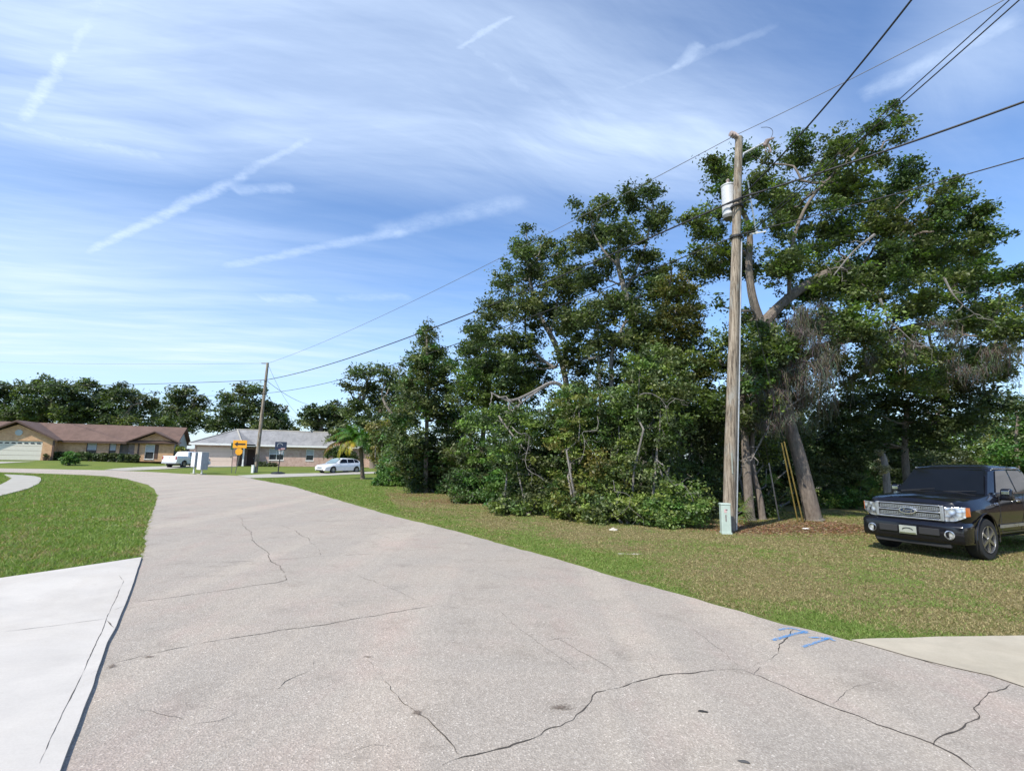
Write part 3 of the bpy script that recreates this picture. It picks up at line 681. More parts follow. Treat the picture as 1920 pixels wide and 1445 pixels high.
pathp = [(p.x, p.y) for p in [pa+Vector((-9, -0.6, 0)), pa] + G(pt_) + G([(22, 897.5), (12, 904), (0, 910)])]
n1 = grass('verge_grass', 'mown patchy grass of the right-hand verge beside the road', verge, [roadp, apronp], 88000, 0.022, 0.048, -0.05, 42)
n2 = grass('island_grass', 'lush green grass left of the road', island, [roadp, slabp, pathp], 70000, 0.04, 0.085, 0.0, 44)
def litter(n):
    Vs = []; Cs = []
    for _ in range(n):
        cx, cy, rx, ry, k = random.choice([SOIL[0]]*6+[SOIL[1]]*2+SOIL[2:5]); x = cx+random.gauss(0, .5)*rx; y = cy+random.gauss(0, .5)*ry
        if _redge(x, y) < 0.25 or in_poly_np(np.array([x]), np.array([y]), roadp)[0]: continue
        a = random.uniform(0, 6.28); l = random.uniform(.015, .04); w = l*.4; z = gh(x, y)+random.uniform(.004, .02); dx, dy = math.cos(a), math.sin(a); t1 = random.uniform(-.015, .015)
        Vs += [(x-dx*l, y-dy*l, z), (x-dy*w, y+dx*w, z+t1), (x+dx*l, y+dy*l, z+.006), (x+dy*w, y-dx*w, z-t1*.5)]; c = random.choice([(.34, .20, .11), (.22, .12, .065), (.45, .33, .21), (.13, .08, .05)]); Cs.append([v*random.uniform(.7, 1.2) for v in c])
    tag(linkmesh('leaf_litter', npmesh('leaf_litter', np.array(Vs), 4, np.array(Cs, dtype=np.float32)), MAT['grass']), 'brown fallen oak leaves on the bare soil under the trees', 'fallen leaves', kind='stuff')
litter(14000)

# ---------------------------------------------------------------- foliage builders
PAL_OAK = [(0.058, 0.078, 0.030), (0.078, 0.098, 0.036), (0.105, 0.125, 0.052), (0.045, 0.062, 0.030)]
PAL_VINE = [(0.072, 0.112, 0.026), (0.105, 0.148, 0.032), (0.058, 0.088, 0.028), (0.140, 0.175, 0.042)]
PAL_OLIVE = [(0.090, 0.088, 0.022), (0.120, 0.112, 0.030), (0.068, 0.074, 0.024)]
PAL_FRESH = [(0.060, 0.120, 0.025), (0.045, 0.095, 0.025), (0.085, 0.150, 0.030)]
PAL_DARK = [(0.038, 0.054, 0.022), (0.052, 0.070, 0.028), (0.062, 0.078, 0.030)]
PAL_DRY = [(0.22, 0.17, 0.10), (0.16, 0.13, 0.07)]
DK = [1.9, 1.35, 1.1]; NL = [0]
def leafcloud(blobs, origin, size, clus_r, n_leaf, dens, pal, squash=0.8, updir=0.6, shell=0.55, colvar=0.25, aspect=0.55):
    """blobs: (Vector centre, radius[, density factor]); returns numpy quads and colours, plus cluster centres"""
    C = []; BI = []; dens = dens*DK[0]; n_leaf = int(n_leaf*DK[1]*.78); clus_r *= .8; size = size*DK[2]
    for bi, bl in enumerate(blobs):
        c, r = bl[0], bl[1]; k = bl[2] if len(bl) > 2 else 1.0
        n = max(3, int(dens*k*(r/clus_r)**2))
        d = rng.normal(size=(n, 3)); d /= np.linalg.norm(d, axis=1)[:, None]
        rr = r*(shell + (1-shell)*rng.random(n))*np.where(rng.random(n) < 0.3, rng.random(n), 1.0)
        rr *= 1+0.22*np.sin(d[:, 0]*5+bi)*np.cos(d[:, 2]*4+bi*2)
        p = np.array(c)+d*rr[:, None]*np.array([1, 1, squash]); C.append(p); BI.append(np.full(n, bi))
    C = np.concatenate(C); nc = len(C); pal = np.array(pal)
    bf = rng.uniform(0.95, 1.6, len(blobs)); bf2 = rng.uniform(0.85, 1.12, len(blobs)); BI = np.concatenate(BI)
    cb = pal[rng.integers(0, len(pal), nc)]*rng.uniform(1-colvar, 1+colvar, (nc, 1))*bf[BI][:, None]; cb[:, 0] *= bf2[BI]
    cr = clus_r*rng.uniform(0.55, 1.25, nc)
    L = np.repeat(C, n_leaf, axis=0); m = len(L); cc = np.repeat(cb, n_leaf, axis=0); rr = np.repeat(cr, n_leaf)
    off = rng.normal(size=(m, 3))*0.5; off[:, 2] *= 0.55; L = L+off*rr[:, None]
    nrm = rng.normal(size=(m, 3)); nrm[:, 2] = np.abs(nrm[:, 2])+updir; nrm /= np.linalg.norm(nrm, axis=1)[:, None]
    tv = rng.normal(size=(m, 3)); tv -= nrm*(tv*nrm).sum(1)[:, None]; tv /= np.linalg.norm(tv, axis=1)[:, None]; bv = np.cross(nrm, tv)
    s = size*rng.uniform(0.6, 1.35, m)[:, None]
    V = np.stack([L-tv*s*0.5, L+bv*s*0.5*aspect-tv*s*0.05, L+tv*s*0.5, L-bv*s*0.5*aspect-tv*s*0.05], 1).reshape(-1, 3)
    V = V-np.array(origin); cc = cc*rng.uniform(0.8, 1.5, (m, 1))
    NL[0] += m
    keep = np.repeat(V.reshape(m, 4, 3)[:, :, 2].min(1)+origin[2] > -0.02+0*m, 1)
    V = V.reshape(m, 4, 3)[keep].reshape(-1, 3); cc = cc[keep]
    return V, cc, C
def limb(mb, a, b, r0, r1, wob=0.12, n=7, seg=7, sag=0.0):
    a, b = Vector(a), Vector(b); L = (b-a).length; pts = []; ph = random.random()*90
    for i in range(seg+1):
        t = i/seg; p = a.lerp(b, t); e = math.sin(math.pi*t)
        p += Vector((noise.noise(Vector((t*3, ph, 0))), noise.noise(Vector((t*3, ph, 5))), noise.noise(Vector((t*3, ph, 9)))))*L*wob*e*1.6; p.z += sag*e
        pts.append(p)
    mb.tube(pts, [r0+(r1-r0)*(i/seg)**0.8 for i in range(seg+1)], n); return pts
def twigs(mb, C, blobs, origin, frac, r=0.012, n=4):
    cs = [np.array(b[0]) for b in blobs]; cs = np.array(cs)
    for p in C[rng.random(len(C)) < frac]:
        k = np.argmin(((cs-p)**2).sum(1)); a = Vector(cs[k])-Vector(origin); b = Vector(p)-Vector(origin)
        limb(mb, a.lerp(b, 0.1), b, r*1.8, r*0.5, 0.18, n, 4)
def densify(blobs, n, k):
    out = list(blobs); m0 = len(blobs)
    for _ in range(n):
        a = blobs[random.randrange(m0)]; near = sorted(blobs, key=lambda b: (b[0]-a[0]).length)[1:5]; b = random.choice(near); t = random.uniform(.25, .75)
        r = (a[1]+b[1])*.5; c = a[0].lerp(b[0], t)+Vector((random.gauss(0, 1), random.gauss(0, 1), random.gauss(0, 1)))*r*.45; out.append((c, r*random.uniform(.5, .8), k))
    return out
def polyblobs(poly, Y, n, r0, r1, k, sp, hole=()):
    xs = [p[0] for p in poly]; ys = [p[1] for p in poly]; out = []; sink = 0
    while len(out) < n and sink < n*60:
        sink += 1; u = random.uniform(min(xs), max(xs)); v = random.uniform(min(ys), max(ys)); r = random.uniform(r0, r1)
        if not in_poly_np(np.array([u]), np.array([v+r*.55]), poly)[0] or not in_poly_np(np.array([u]), np.array([v-r*.55]), poly)[0]: continue
        if any(math.hypot(u-a, v-b) < c for a, b, c in hole): continue
        if len(out) and sink < n*30 and min(math.hypot(u-o[3], v-o[4])/r for o in out) < .62: continue
        y = Y+random.uniform(-sp, sp); out.append((at(u, v, y), r*y/F, k*random.uniform(.6, 1.2), u, v))
    return [o[:3] for o in out]
def tree(name, label, base, trunk_pts, trunk_r, blobs, pal, leaf=0.10, clus=0.42, nleaf=55, dens=2.6, mat='bark', cat='tree', group=None, twf=0.10, limb_r=0.09, hubs=None, squash=0.8, moss=None, dead=None, shell=0.55, updir=0.6, seg=9, twr=0.014, colvar=0.25, nlimb=None, fill=0, fillk=.7, extra=()):
    nlimb = nlimb or len(blobs); blobs = densify(blobs, fill, fillk)+list(extra)
    root = thing(name, label, cat, base, 0, group); o = Vector(base)
    mb = MB(); tp = chaikin([Vector(p) for p in trunk_pts], 2); m = len(tp)
    rr = [trunk_r*(1.25 if i == 0 else 1.0)*(1-0.55*i/(m-1)) for i in range(m)]
    mb.tube([p-o for p in tp], rr, 12)
    for hp in (hubs or []):
        hp_ = chaikin([Vector(p) for p in hp[0]], 2); mb.tube([p-o for p in hp_], [hp[1]*(1-0.6*i/(len(hp_)-1)) for i in range(len(hp_))], 9)
        tp = tp + hp_
    allp = tp[len(tp)//4:]
    for bl in blobs[:nlimb]:
        c = Vector(bl[0]); best = min(allp, key=lambda q_: (q_-c).length + max(0, (q_.z-c.z))*1.2)
        limb(mb, best-o, c-o, limb_r, 0.02, 0.13, 6, seg)
    V, cc, C = leafcloud(blobs, o, leaf, clus, nleaf, dens, pal, squash=squash, shell=shell, updir=updir, colvar=colvar)
    if twf: twigs(mb, C, blobs, o, twf, r=twr)
    mb.build('trunk', MAT[mat], root, smooth=True)
    linkmesh('crown', npmesh('crown', V, 4, cc.astype(np.float32)), MAT['leaf'], root)
    if moss: mossmesh(root, o, moss)
    if dead:
        for pts, r_ in dead:
            dm = MB(); pts = [Vector(p)-o for p in pts]; q_ = chaikin(pts, 2); dm.tube(q_, [r_*(1-0.8*i/(len(q_)-1)) for i in range(len(q_))], 5)
            for _ in range(7):
                i = random.randrange(len(q_)//3, len(q_)); e = q_[i]+Vector((random.uniform(-.7, .7), random.uniform(-.5, .5), random.uniform(-.8, .3)))*0.8
                limb(dm, q_[i], e, r_*0.4, r_*0.12, 0.25, 4, 5)
            dm.build('dead_branch', MAT['barkgrey'], root)
    return root
def mossmesh(root, o, spots):
    """spots: (Vector top, radius, length, n strands)"""
    for c, r, ln, n in spots:
        Vs = []; Cs = []; sub = [Vector((random.gauss(0, 1)*r*0.6, random.gauss(0, 1)*r*0.5, random.gauss(0, 1)*r*0.25)) for _ in range(7)]; sl_ = [random.uniform(.4, 1.1) for _ in range(7)]
        for _ in range(int(n*2.6)):
            si = random.randrange(7)
            g1, g2 = random.gauss(0, 1), random.gauss(0, 1); p = Vector(c)-o+sub[si]+Vector((g1, g2, random.gauss(0, 1)*.6))*0.11; L = ln*sl_[si]*random.uniform(0.25, 1.0)*max(.25, 1-.25*math.hypot(g1, g2)); k = 5; a = random.uniform(0, math.pi); w = random.uniform(0.005, 0.014)
            dx, dy = math.cos(a)*w, math.sin(a)*w; q_ = p.copy(); col = [v*random.uniform(0.7, 1.25) for v in (0.150, 0.143, 0.118)]
            drift = Vector((random.gauss(0, 0.10), random.gauss(0, 0.10), 0))*L
            for i in range(k):
                t0, t1 = i/k, (i+1)/k; w0 = 1-0.75*t0; w1 = 1-0.85*t1
                q2 = q_+Vector((0, 0, -L/k))+drift/k+Vector((random.gauss(0, .045), random.gauss(0, .045), random.uniform(-.03, .03)))
                Vs += [(q_.x-dx*w0, q_.y-dy*w0, q_.z), (q_.x+dx*w0, q_.y+dy*w0, q_.z), (q2.x+dx*w1, q2.y+dy*w1, q2.z), (q2.x-dx*w1, q2.y-dy*w1, q2.z)]; Cs.append(col); q_ = q2
        linkmesh('spanish_moss', npmesh('spanish_moss', np.array(Vs), 4, np.array(Cs, dtype=np.float32)), MAT['moss'], root)['kind'] = 'stuff'
def shrub(name, label, base, blobs, pal, leaf=0.09, clus=0.35, nleaf=60, dens=2.8, cat='shrub', group=None, stems=7, updir=0.3, twf=0.05, pal2=None, part='foliage', dead=None, squash=0.9):
    root = thing(name, label, cat, base, 0, group); o = Vector(base); mb = MB()
    for i, bl in enumerate(blobs):
        c = Vector(bl[0])-o; a = Vector((c.x*0.5+random.uniform(-.3, .3), c.y*0.5+random.uniform(-.2, .2), 0)); limb(mb, a, c, 0.05, 0.015, 0.1, 6, 6)
    V, cc, C = leafcloud(blobs, o, leaf, clus, nleaf, dens, pal, updir=updir, shell=0.6, squash=squash)
    twigs(mb, C, blobs, o, twf, r=0.010)
    mb.build('stems', MAT['barkgrey'], root)
    linkmesh(part, npmesh(part, V, 4, cc.astype(np.float32)), MAT['leaf'], root)
    if dead:
        for pts, r_ in dead:
            dm = MB(); r_ *= .7; q_ = limb(dm, Vector(pts[0])-o, Vector(pts[-1])-o, r_, r_*.3, .22, 5, 10)
            for _ in range(5): i = random.randrange(3, 10); limb(dm, q_[i], q_[i]+Vector((random.uniform(-.5, .5), random.uniform(-.3, .3), random.uniform(-.6, .2))), r_*.4, r_*.15, .25, 4, 5)
            dm.build('dead_branch', MAT['barkgrey'], root)
    return root
def B(u, v, Y, rpx, k=1.0): return (at(u, v, Y), rpx*Y/F, k)
def Bs(lst, Y, sp=1.6):
    out = []
    for e in lst:
        y = Y+random.uniform(-sp, sp); out.append(B(e[0], e[1], y, e[2], e[3] if len(e) > 3 else 1.0))
    return out

# ================================================================ TREES
# ---- big live oak behind the utility pole
ob = gnd(1526, 975)
OY = ob.y
oak_blobs = Bs([(1345, 325, 42, .55), (1305, 420, 48, .75), (1330, 500, 52, .9), (1400, 290, 38, .55), (1420, 345, 55, .7), (1500, 300, 50, .7), (1570, 275, 48, .75),
    (1640, 235, 40, .7), (1672, 200, 20, .7), (1690, 260, 26, .5), (1600, 345, 62, .8), (1690, 345, 55, .75), (1480, 400, 60, .9), (1560, 430, 66), (1660, 425, 66), (1765, 400, 52, .8), (1795, 340, 24, .5),
    (1835, 400, 42, .9), (1845, 440, 45), (1745, 480, 66), (1830, 515, 55), (1885, 520, 30, .6), (1640, 520, 72, 1.1), (1545, 525, 66, 1.1), (1470, 500, 55), (1725, 575, 66), (1815, 600, 60),
    (1890, 625, 42, .9), (1930, 560, 50, .9), (1600, 610, 66), (1450, 640, 50, .8), (1500, 690, 45, .6), (1390, 600, 30, .4), (1380, 470, 45, .8)], OY+0.6, 2.4)
oak_blobs += Bs([(1480, 480, 60, .8), (1600, 520, 75, .9), (1700, 500, 75, .9), (1800, 520, 60, .8), (1650, 380, 60, .6), (1560, 350, 60, .5), (1750, 440, 60, .6)], OY+4.5, 1.5)
oak_blobs += Bs([(1570, 680, 44, .7), (1640, 670, 46, .8), (1700, 660, 46), (1770, 670, 46), (1830, 660, 40), (1880, 690, 30, .8), (1610, 720, 36, .7), (1680, 710, 40, .7), (1740, 720, 36, .7), (1530, 610, 46, .8)], OY+1.6, 1.6)
oak_blobs += Bs([(1420, 660, 36, .8), (1450, 700, 34, .8), (1405, 720, 34, .8), (1480, 650, 36, .8), (1440, 760, 30, .7), (1395, 780, 30, .7), (1350, 570, 26, .3)], OY-1.0, .5)
hub = at(1428, 610, OY+0.2)
oak_trunk = [ob, at(1515, 925, OY), at(1497, 850, OY), at(1478, 790, OY), at(1470, 700, OY+.2), at(1455, 640, OY+.3), hub+Vector((0.1, 0, 0.1))]
hubs = [([hub, at(1410, 560, OY), at(1403, 500, OY), at(1408, 430, OY), at(1385, 380, OY)], 0.17),
        ([hub, at(1455, 580, OY+.4), at(1500, 540, OY+.8), at(1570, 500, OY+1), at(1640, 510, OY+1.2), at(1690, 455, OY+1)], 0.22),
        ([at(1470, 690, OY), at(1560, 640, OY+.6), at(1640, 630, OY+1.2), at(1760, 600, OY+1.4), at(1860, 610, OY+1)], 0.17),
        ([at(1480, 560, OY+.5), at(1480, 470, OY+.5), at(1510, 380, OY+.3), at(1570, 320, OY+.5), at(1610, 280, OY+.5)], 0.08)]
moss = [(at(u, v, OY+random.uniform(-1, 1)), r, l, n) for u, v, r, l, n in [(1470, 600, .7, 2.0, 130), (1520, 590, .8, 2.2, 150), (1560, 640, .6, 1.8, 110), (1480, 700, .6, 1.8, 200), (1450, 760, .5, 1.3, 160), (1500, 740, .4, 1.4, 140), (1530, 740, .5, 1.5, 120), (1560, 600, .6, 1.6, 150), (1440, 700, .5, 1.4, 80),
        (1450, 770, .45, .9, 90), (1490, 790, .4, .7, 60), (1640, 610, .5, 1.4, 70), (1575, 700, .4, 1.5, 50), (1700, 640, .6, 1.0, 40), (1800, 640, .5, .9, 30), (1895, 650, .28, 1.5, 45), (1870, 680, .25, .9, 20), (1600, 590, .6, 1.6, 80)]]
moss += [(at(u, v, OY-1.3), r, l, n) for u, v, r, l, n in [(1450, 735, .35, 1.1, 150), (1490, 700, .35, 1.5, 170), (1515, 680, .35, 1.6, 150), (1470, 780, .3, .8, 130), (1440, 790, .25, .6, 90), (1545, 660, .3, 1.3, 110), (1860, 655, .25, 1.2, 70), (1820, 690, .25, .9, 60), (1500, 620, .3, 1.2, 120)]]
moss += [(at(random.uniform(1560, 1910), random.uniform(600, 690), OY+random.uniform(-1.6, .5)), random.uniform(.12, .3), random.uniform(.5, 1.3), 42) for _ in range(14)]+[(at(random.uniform(1400, 1560), random.uniform(560, 720), OY+random.uniform(-1.4, -.6)), random.uniform(.12, .25), random.uniform(.5, 1.2), 60) for _ in range(7)]
dead = [([at(1650, 560, OY-1.5), at(1665, 600, OY-1.6), at(1690, 620, OY-1.7), at(1720, 650, OY-1.6)], 0.045), ([at(1770, 520, OY-1.6), at(1790, 560, OY-1.8), at(1830, 590, OY-1.6)], 0.035), ([at(1480, 760, OY-.4), at(1440, 800, OY-.7), at(1410, 860, OY-.9)], 0.05), ([at(1560, 700, OY-.8), at(1500, 750, OY-.9), at(1430, 790, OY-.9)], 0.03), ([at(1640, 440, OY-1.5), at(1600, 470, OY-1.5), at(1560, 520, OY-1.5)], .05)]
tree('oak_tree', 'largest live oak with leaning trunk and hanging moss behind the utility pole', ob, oak_trunk, 0.27, oak_blobs, PAL_OAK + PAL_VINE[:2], leaf=0.115, clus=0.36, nleaf=34, dens=3.5, hubs=hubs, moss=moss, dead=dead, limb_r=0.06, twf=0.10, shell=0.25, fill=16, extra=polyblobs([(1290, 310), (1330, 270), (1380, 290), (1420, 250), (1450, 275), (1490, 235), (1560, 265), (1610, 235), (1640, 190), (1685, 175), (1690, 240), (1700, 280), (1760, 330), (1800, 290), (1815, 350), (1870, 380), (1895, 440), (1905, 470), (1925, 540), (1950, 620), (1900, 665), (1860, 690), (1800, 720), (1700, 740), (1600, 740), (1550, 700), (1500, 720), (1440, 760), (1390, 760), (1380, 640), (1350, 560), (1290, 530), (1275, 440), (1300, 380)], OY+.6, 112, 20, 32, .72, 2.2, [(1395, 540, 45), (1625, 330, 22)]))
# low mass of the oak's own companions
def T(name, label, bpx, Y, trunk, tr, blobs, pal, **k):
    b = at(bpx, 880, Y); b = Vector((b.x, b.y, gh(b.x, b.y)))
    tp = [b]+[at(u, v, Y+dy) for u, v, dy in trunk]
    return tree(name, label, b, tp, tr, Bs(blobs, Y, k.pop('sp', 1.4)), pal, **k)
T('oak_tree', 'tall open-crowned oak with a pale bare trunk, in the middle of the thicket', 1205, 20, [(1205, 800, 0), (1198, 650, 0), (1183, 590, 0), (1165, 520, 0), (1155, 485, 0), (1170, 430, 0)], 0.17,
  [(1222, 358, 26, .8), (1185, 370, 36, .8), (1135, 385, 34, .7), (1107, 400, 24, .6), (1108, 450, 38, .7), (1160, 430, 46, .8), (1225, 420, 38, .8), (1248, 395, 16, .6), (1200, 480, 40, .7), (1115, 520, 45, .9), (1230, 540, 42, .9), (1105, 590, 45, .8), (1180, 580, 50, .8), (1150, 640, 50, .7), (1230, 600, 46, .9), (1110, 660, 44, .8), (1070, 600, 40, .8), (1200, 640, 50, .8), (1070, 680, 40, .7)], PAL_OAK,
  leaf=0.125, clus=0.40, nleaf=34, dens=3.3, limb_r=0.05, twf=0.12, hubs=[([at(1150, 860, 19.6), at(1147, 720, 19.6), at(1145, 660, 19.6), at(1170, 610, 19.6), at(1190, 560, 20)], 0.11), ([at(1128, 860, 20), at(1125, 730, 20), at(1122, 660, 20), at(1120, 600, 20)], 0.08), ([at(1160, 500, 20), at(1130, 470, 20), at(1110, 430, 20)], 0.06), ([at(1175, 540, 20), at(1210, 470, 20), at(1225, 390, 20)], 0.06)], shell=0.3, mat='barkgrey', extra=polyblobs([(1082, 372), (1110, 360), (1150, 372), (1175, 345), (1225, 330), (1235, 370), (1262, 395), (1250, 440), (1240, 480), (1290, 520), (1270, 640), (1220, 760), (1060, 760), (1075, 620), (1100, 520), (1075, 470), (1080, 420)], 20.6, 76, 15, 28, .95, 1.6, [(1160, 520, 14), (1180, 585, 12), (1095, 665, 16)]))
T('oak_tree', 'tall oak with forked grey trunk, left of the tallest bare-trunked one', 1075, 22.5, [(1072, 800, 0), (1060, 700, 0), (1040, 640, 0), (1010, 590, 0), (1000, 560, 0), (990, 500, 0)], 0.16,
  [(988, 428, 18, .8), (985, 465, 28, .8), (1025, 455, 24, .8), (1060, 470, 28, .7), (1000, 510, 42), (950, 530, 34), (1050, 530, 42), (930, 575, 36), (980, 575, 42), (1035, 590, 40, .8), (905, 640, 36), (950, 640, 40, .8), (1080, 600, 38, .8), (880, 655, 24, .7), (1000, 640, 36, .5), (960, 690, 40, .8), (900, 690, 34), (1060, 660, 36, .6)], PAL_OAK,
  leaf=0.13, clus=0.42, nleaf=34, dens=3.3, limb_r=0.05, twf=0.12, hubs=[([at(1040, 690, 22.3), at(1010, 670, 22.3), at(985, 640, 22.3), at(985, 600, 22.3)], 0.09), ([at(1045, 645, 22.3), at(1030, 620, 22.3), at(1045, 590, 22.3)], 0.07)], shell=0.3, mat='barkgrey', extra=polyblobs([(985, 405), (1000, 440), (1030, 450), (1075, 465), (1090, 520), (1100, 600), (1090, 760), (1040, 760), (960, 760), (890, 720), (865, 660), (880, 600), (905, 570), (925, 530), (950, 490), (965, 440)], 22.8, 62, 15, 27, .95, 1.6, [(1020, 620, 14), (1050, 680, 16)]))
T('vine_covered_tree', 'narrow olive-green tree smothered in vines, just left of the utility pole', 1275, 18.5, [(1275, 760, 0), (1275, 640, 0), (1270, 560, 0)], 0.14,
  [(1258, 500, 20, .8), (1290, 510, 22), (1272, 545, 34), (1300, 580, 24), (1268, 600, 42), (1295, 640, 34), (1250, 650, 38), (1275, 700, 50), (1315, 690, 26)], PAL_OLIVE+PAL_OAK[:2], leaf=0.10, clus=0.34, nleaf=46, dens=3.2, limb_r=0.05, twf=0.04, extra=polyblobs([(1255, 490), (1300, 485), (1335, 520), (1325, 600), (1345, 680), (1310, 720), (1230, 720), (1225, 640), (1240, 560)], 18.5, 16, 16, 26, .8, 1.2))
T('young_tree', 'leafy green tree with a pointed top at the left end of the thicket', 800, 27, [(800, 800, 0), (803, 700, 0), (800, 630, 0)], 0.13,
  [(800, 622, 14, .9), (795, 645, 20), (812, 665, 26), (786, 680, 24), (838, 690, 22), (800, 715, 38), (770, 730, 22), (845, 730, 28), (785, 765, 38), (830, 780, 42), (755, 790, 24), (862, 790, 34), (765, 825, 40), (810, 840, 44), (860, 850, 40)], PAL_OAK+PAL_FRESH[1:2], leaf=0.14, clus=0.42, nleaf=40, dens=3.2, limb_r=0.04, twf=0.05, extra=polyblobs([(800, 598), (822, 640), (850, 665), (868, 720), (885, 800), (875, 890), (735, 890), (730, 800), (752, 720), (765, 650), (785, 620)], 27, 26, 14, 26, .8, 1.4))
T('oak_tree', 'mid-height bushy oak between the pointed tree and the forked oak', 905, 24, [(905, 800, 0), (915, 740, 0), (920, 700, 0)], 0.14,
  [(895, 625, 16, .6), (880, 665, 24, .8), (915, 680, 34), (890, 710, 36), (945, 690, 36), (870, 745, 36), (925, 745, 44), (980, 720, 40), (900, 790, 40), (1010, 700, 34)], PAL_VINE+PAL_OAK[:2], leaf=0.13, clus=0.42, nleaf=38, dens=3.0, limb_r=0.05, twf=0.08, extra=polyblobs([(895, 605), (915, 650), (980, 690), (1010, 720), (1000, 800), (870, 810), (850, 740), (865, 670)], 24, 16, 16, 26, .8, 1.4),
  dead=[([at(1065, 735, 18.5), at(1040, 712, 18.3), at(1000, 735, 18.2), at(955, 755, 18), at(920, 735, 18)], 0.09), ([at(1030, 720, 18.4), at(990, 745, 18), at(960, 770, 17.8)], 0.05), ([at(935, 780, 18), at(960, 815, 17.6), at(990, 850, 17.2)], 0.05)])
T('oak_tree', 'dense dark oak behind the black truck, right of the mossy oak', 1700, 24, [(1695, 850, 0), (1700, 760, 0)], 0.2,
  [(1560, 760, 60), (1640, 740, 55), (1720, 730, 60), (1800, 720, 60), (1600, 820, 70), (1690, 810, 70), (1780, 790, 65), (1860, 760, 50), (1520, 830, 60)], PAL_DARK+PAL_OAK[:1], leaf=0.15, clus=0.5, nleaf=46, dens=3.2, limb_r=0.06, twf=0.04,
  moss=[(at(1780, 690, 22), .9, 1.7, 90), (at(1830, 700, 22), .9, 1.8, 100), (at(1740, 720, 22), .6, 1.2, 50), (at(1600, 690, 22), .6, 1.2, 50)])
T('young_tree', 'loose pale green tree at the far right edge behind the truck', 1905, 30, [(1905, 830, 0), (1908, 780, 0)], 0.12, [(1900, 760, 26, .7), (1925, 790, 34, .8), (1895, 810, 34), (1930, 840, 40), (1960, 800, 50), (1890, 850, 36)], PAL_FRESH+PAL_OAK[1:3], leaf=0.16, clus=0.5, nleaf=38, dens=2.8)
T('oak_tree', 'shaded oak trunk standing right behind the utility pole base', 1402, 16.6, [(1400, 880, 0), (1395, 800, 0), (1385, 700, 0), (1380, 640, .3)], 0.16, [(1370, 640, 46), (1340, 680, 46), (1410, 690, 46), (1390, 750, 50), (1340, 760, 50), (1440, 740, 40)], PAL_VINE+PAL_DARK[:2], leaf=0.10, clus=0.36, nleaf=44, dens=3.4,
  moss=[(at(1400, 760, 16.2), .5, .9, 60), (at(1440, 790, 16), .4, .8, 50)])
T('oak_tree', 'curved dark trunk between the utility pole and the leaning oak', 1424, 16.9, [(1424, 930, 0), (1412, 890, 0), (1408, 830, 0), (1420, 760, .2)], 0.13, [(1430, 730, 36, .8), (1400, 790, 34, .7)], PAL_DARK, leaf=0.10, clus=0.36, nleaf=40, dens=3, nlimb=2)
T('mossy_snag', 'short lichen-covered trunk in sunlight beside the truck windshield', 1660, 19.5, [(1660, 870, 0), (1655, 850, 0)], 0.16, [(1652, 862, 9, .9), (1656, 880, 12, .9), (1646, 850, 7, .8)], [(0.20, 0.19, 0.12), (0.26, 0.24, 0.15)], leaf=0.07, clus=0.14, nleaf=30, dens=3, limb_r=0.02, cat='tree trunk', mat='barkgrey')

# ---- the thicket: every overgrown shrub of the front edge is its own plant
GRP = 'overgrown shrubs along the edge of the thicket'
def SH(label, bpx, bpy, dy, blobs, pal, name='shrub', sp=0.7, **k):
    b = gnd(bpx, bpy); Y = b.y+dy
    bl = Bs(blobs, Y, sp); wx = (max(q_[0] for q_ in blobs)-min(q_[0] for q_ in blobs))*Y/F*.5+.3
    if dy < 4: bl += [(Vector((b.x+random.uniform(-1, 1)*wx, b.y+random.uniform(.15, 1.0), random.uniform(.12, .5))), random.uniform(.28, .48), 1.1) for _ in range(int(4+wx*6))]
    return shrub(name, label, Vector((b.x, b.y+dy*0.6, 0)), bl, pal, group=GRP, **k)
SH('low bright green shrub, leftmost of the thicket edge by the palm', 735, 912, 1.2, [(725, 880, 22), (750, 870, 30), (735, 900, 18), (765, 895, 26), (715, 900, 12), (745, 845, 26)], PAL_FRESH+PAL_OAK[:1], leaf=0.13, clus=0.34, nleaf=48)
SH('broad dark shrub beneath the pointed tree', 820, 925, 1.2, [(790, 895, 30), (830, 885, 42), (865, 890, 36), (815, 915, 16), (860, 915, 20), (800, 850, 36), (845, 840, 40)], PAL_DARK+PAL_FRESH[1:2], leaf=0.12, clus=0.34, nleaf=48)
SH('rounded bright green shrub below the fallen grey branch', 895, 945, 1.1, [(880, 905, 40), (915, 915, 34), (900, 935, 18), (930, 880, 45), (895, 850, 45)], PAL_FRESH+PAL_DARK, leaf=0.11, clus=0.32, nleaf=48)
SH('fresh green shrub with fine leaves, beside a dark hollow', 945, 955, 1.0, [(935, 925, 26), (955, 930, 30), (940, 900, 30), (970, 900, 36), (965, 945, 16)], PAL_FRESH, leaf=0.10, clus=0.30, nleaf=46)
SH('tall vine-draped shrub under the long bare horizontal branch', 1000, 968, 1.6, [(985, 930, 40), (1020, 930, 42), (1000, 880, 52), (960, 840, 50), (1030, 850, 55), (1000, 800, 48), (1050, 790, 46), (940, 790, 40), (1000, 955, 18)], PAL_VINE+PAL_DARK, leaf=0.10, clus=0.32, nleaf=48, dead=[([at(960, 800, 15.8), at(1000, 850, 15.4), at(1020, 900, 15.2)], .022)])
SH('olive vine mound in the middle of the thicket', 1090, 978, 1.5, [(1060, 940, 40), (1105, 940, 46), (1080, 890, 52), (1130, 880, 55), (1075, 830, 52), (1120, 800, 55), (1085, 760, 48), (1075, 965, 18), (1110, 970, 18)], PAL_VINE+PAL_OLIVE, leaf=0.10, clus=0.32, nleaf=48, dead=[([at(1120, 780, 14.8), at(1110, 830, 14.6), at(1085, 870, 14.4)], .02)])
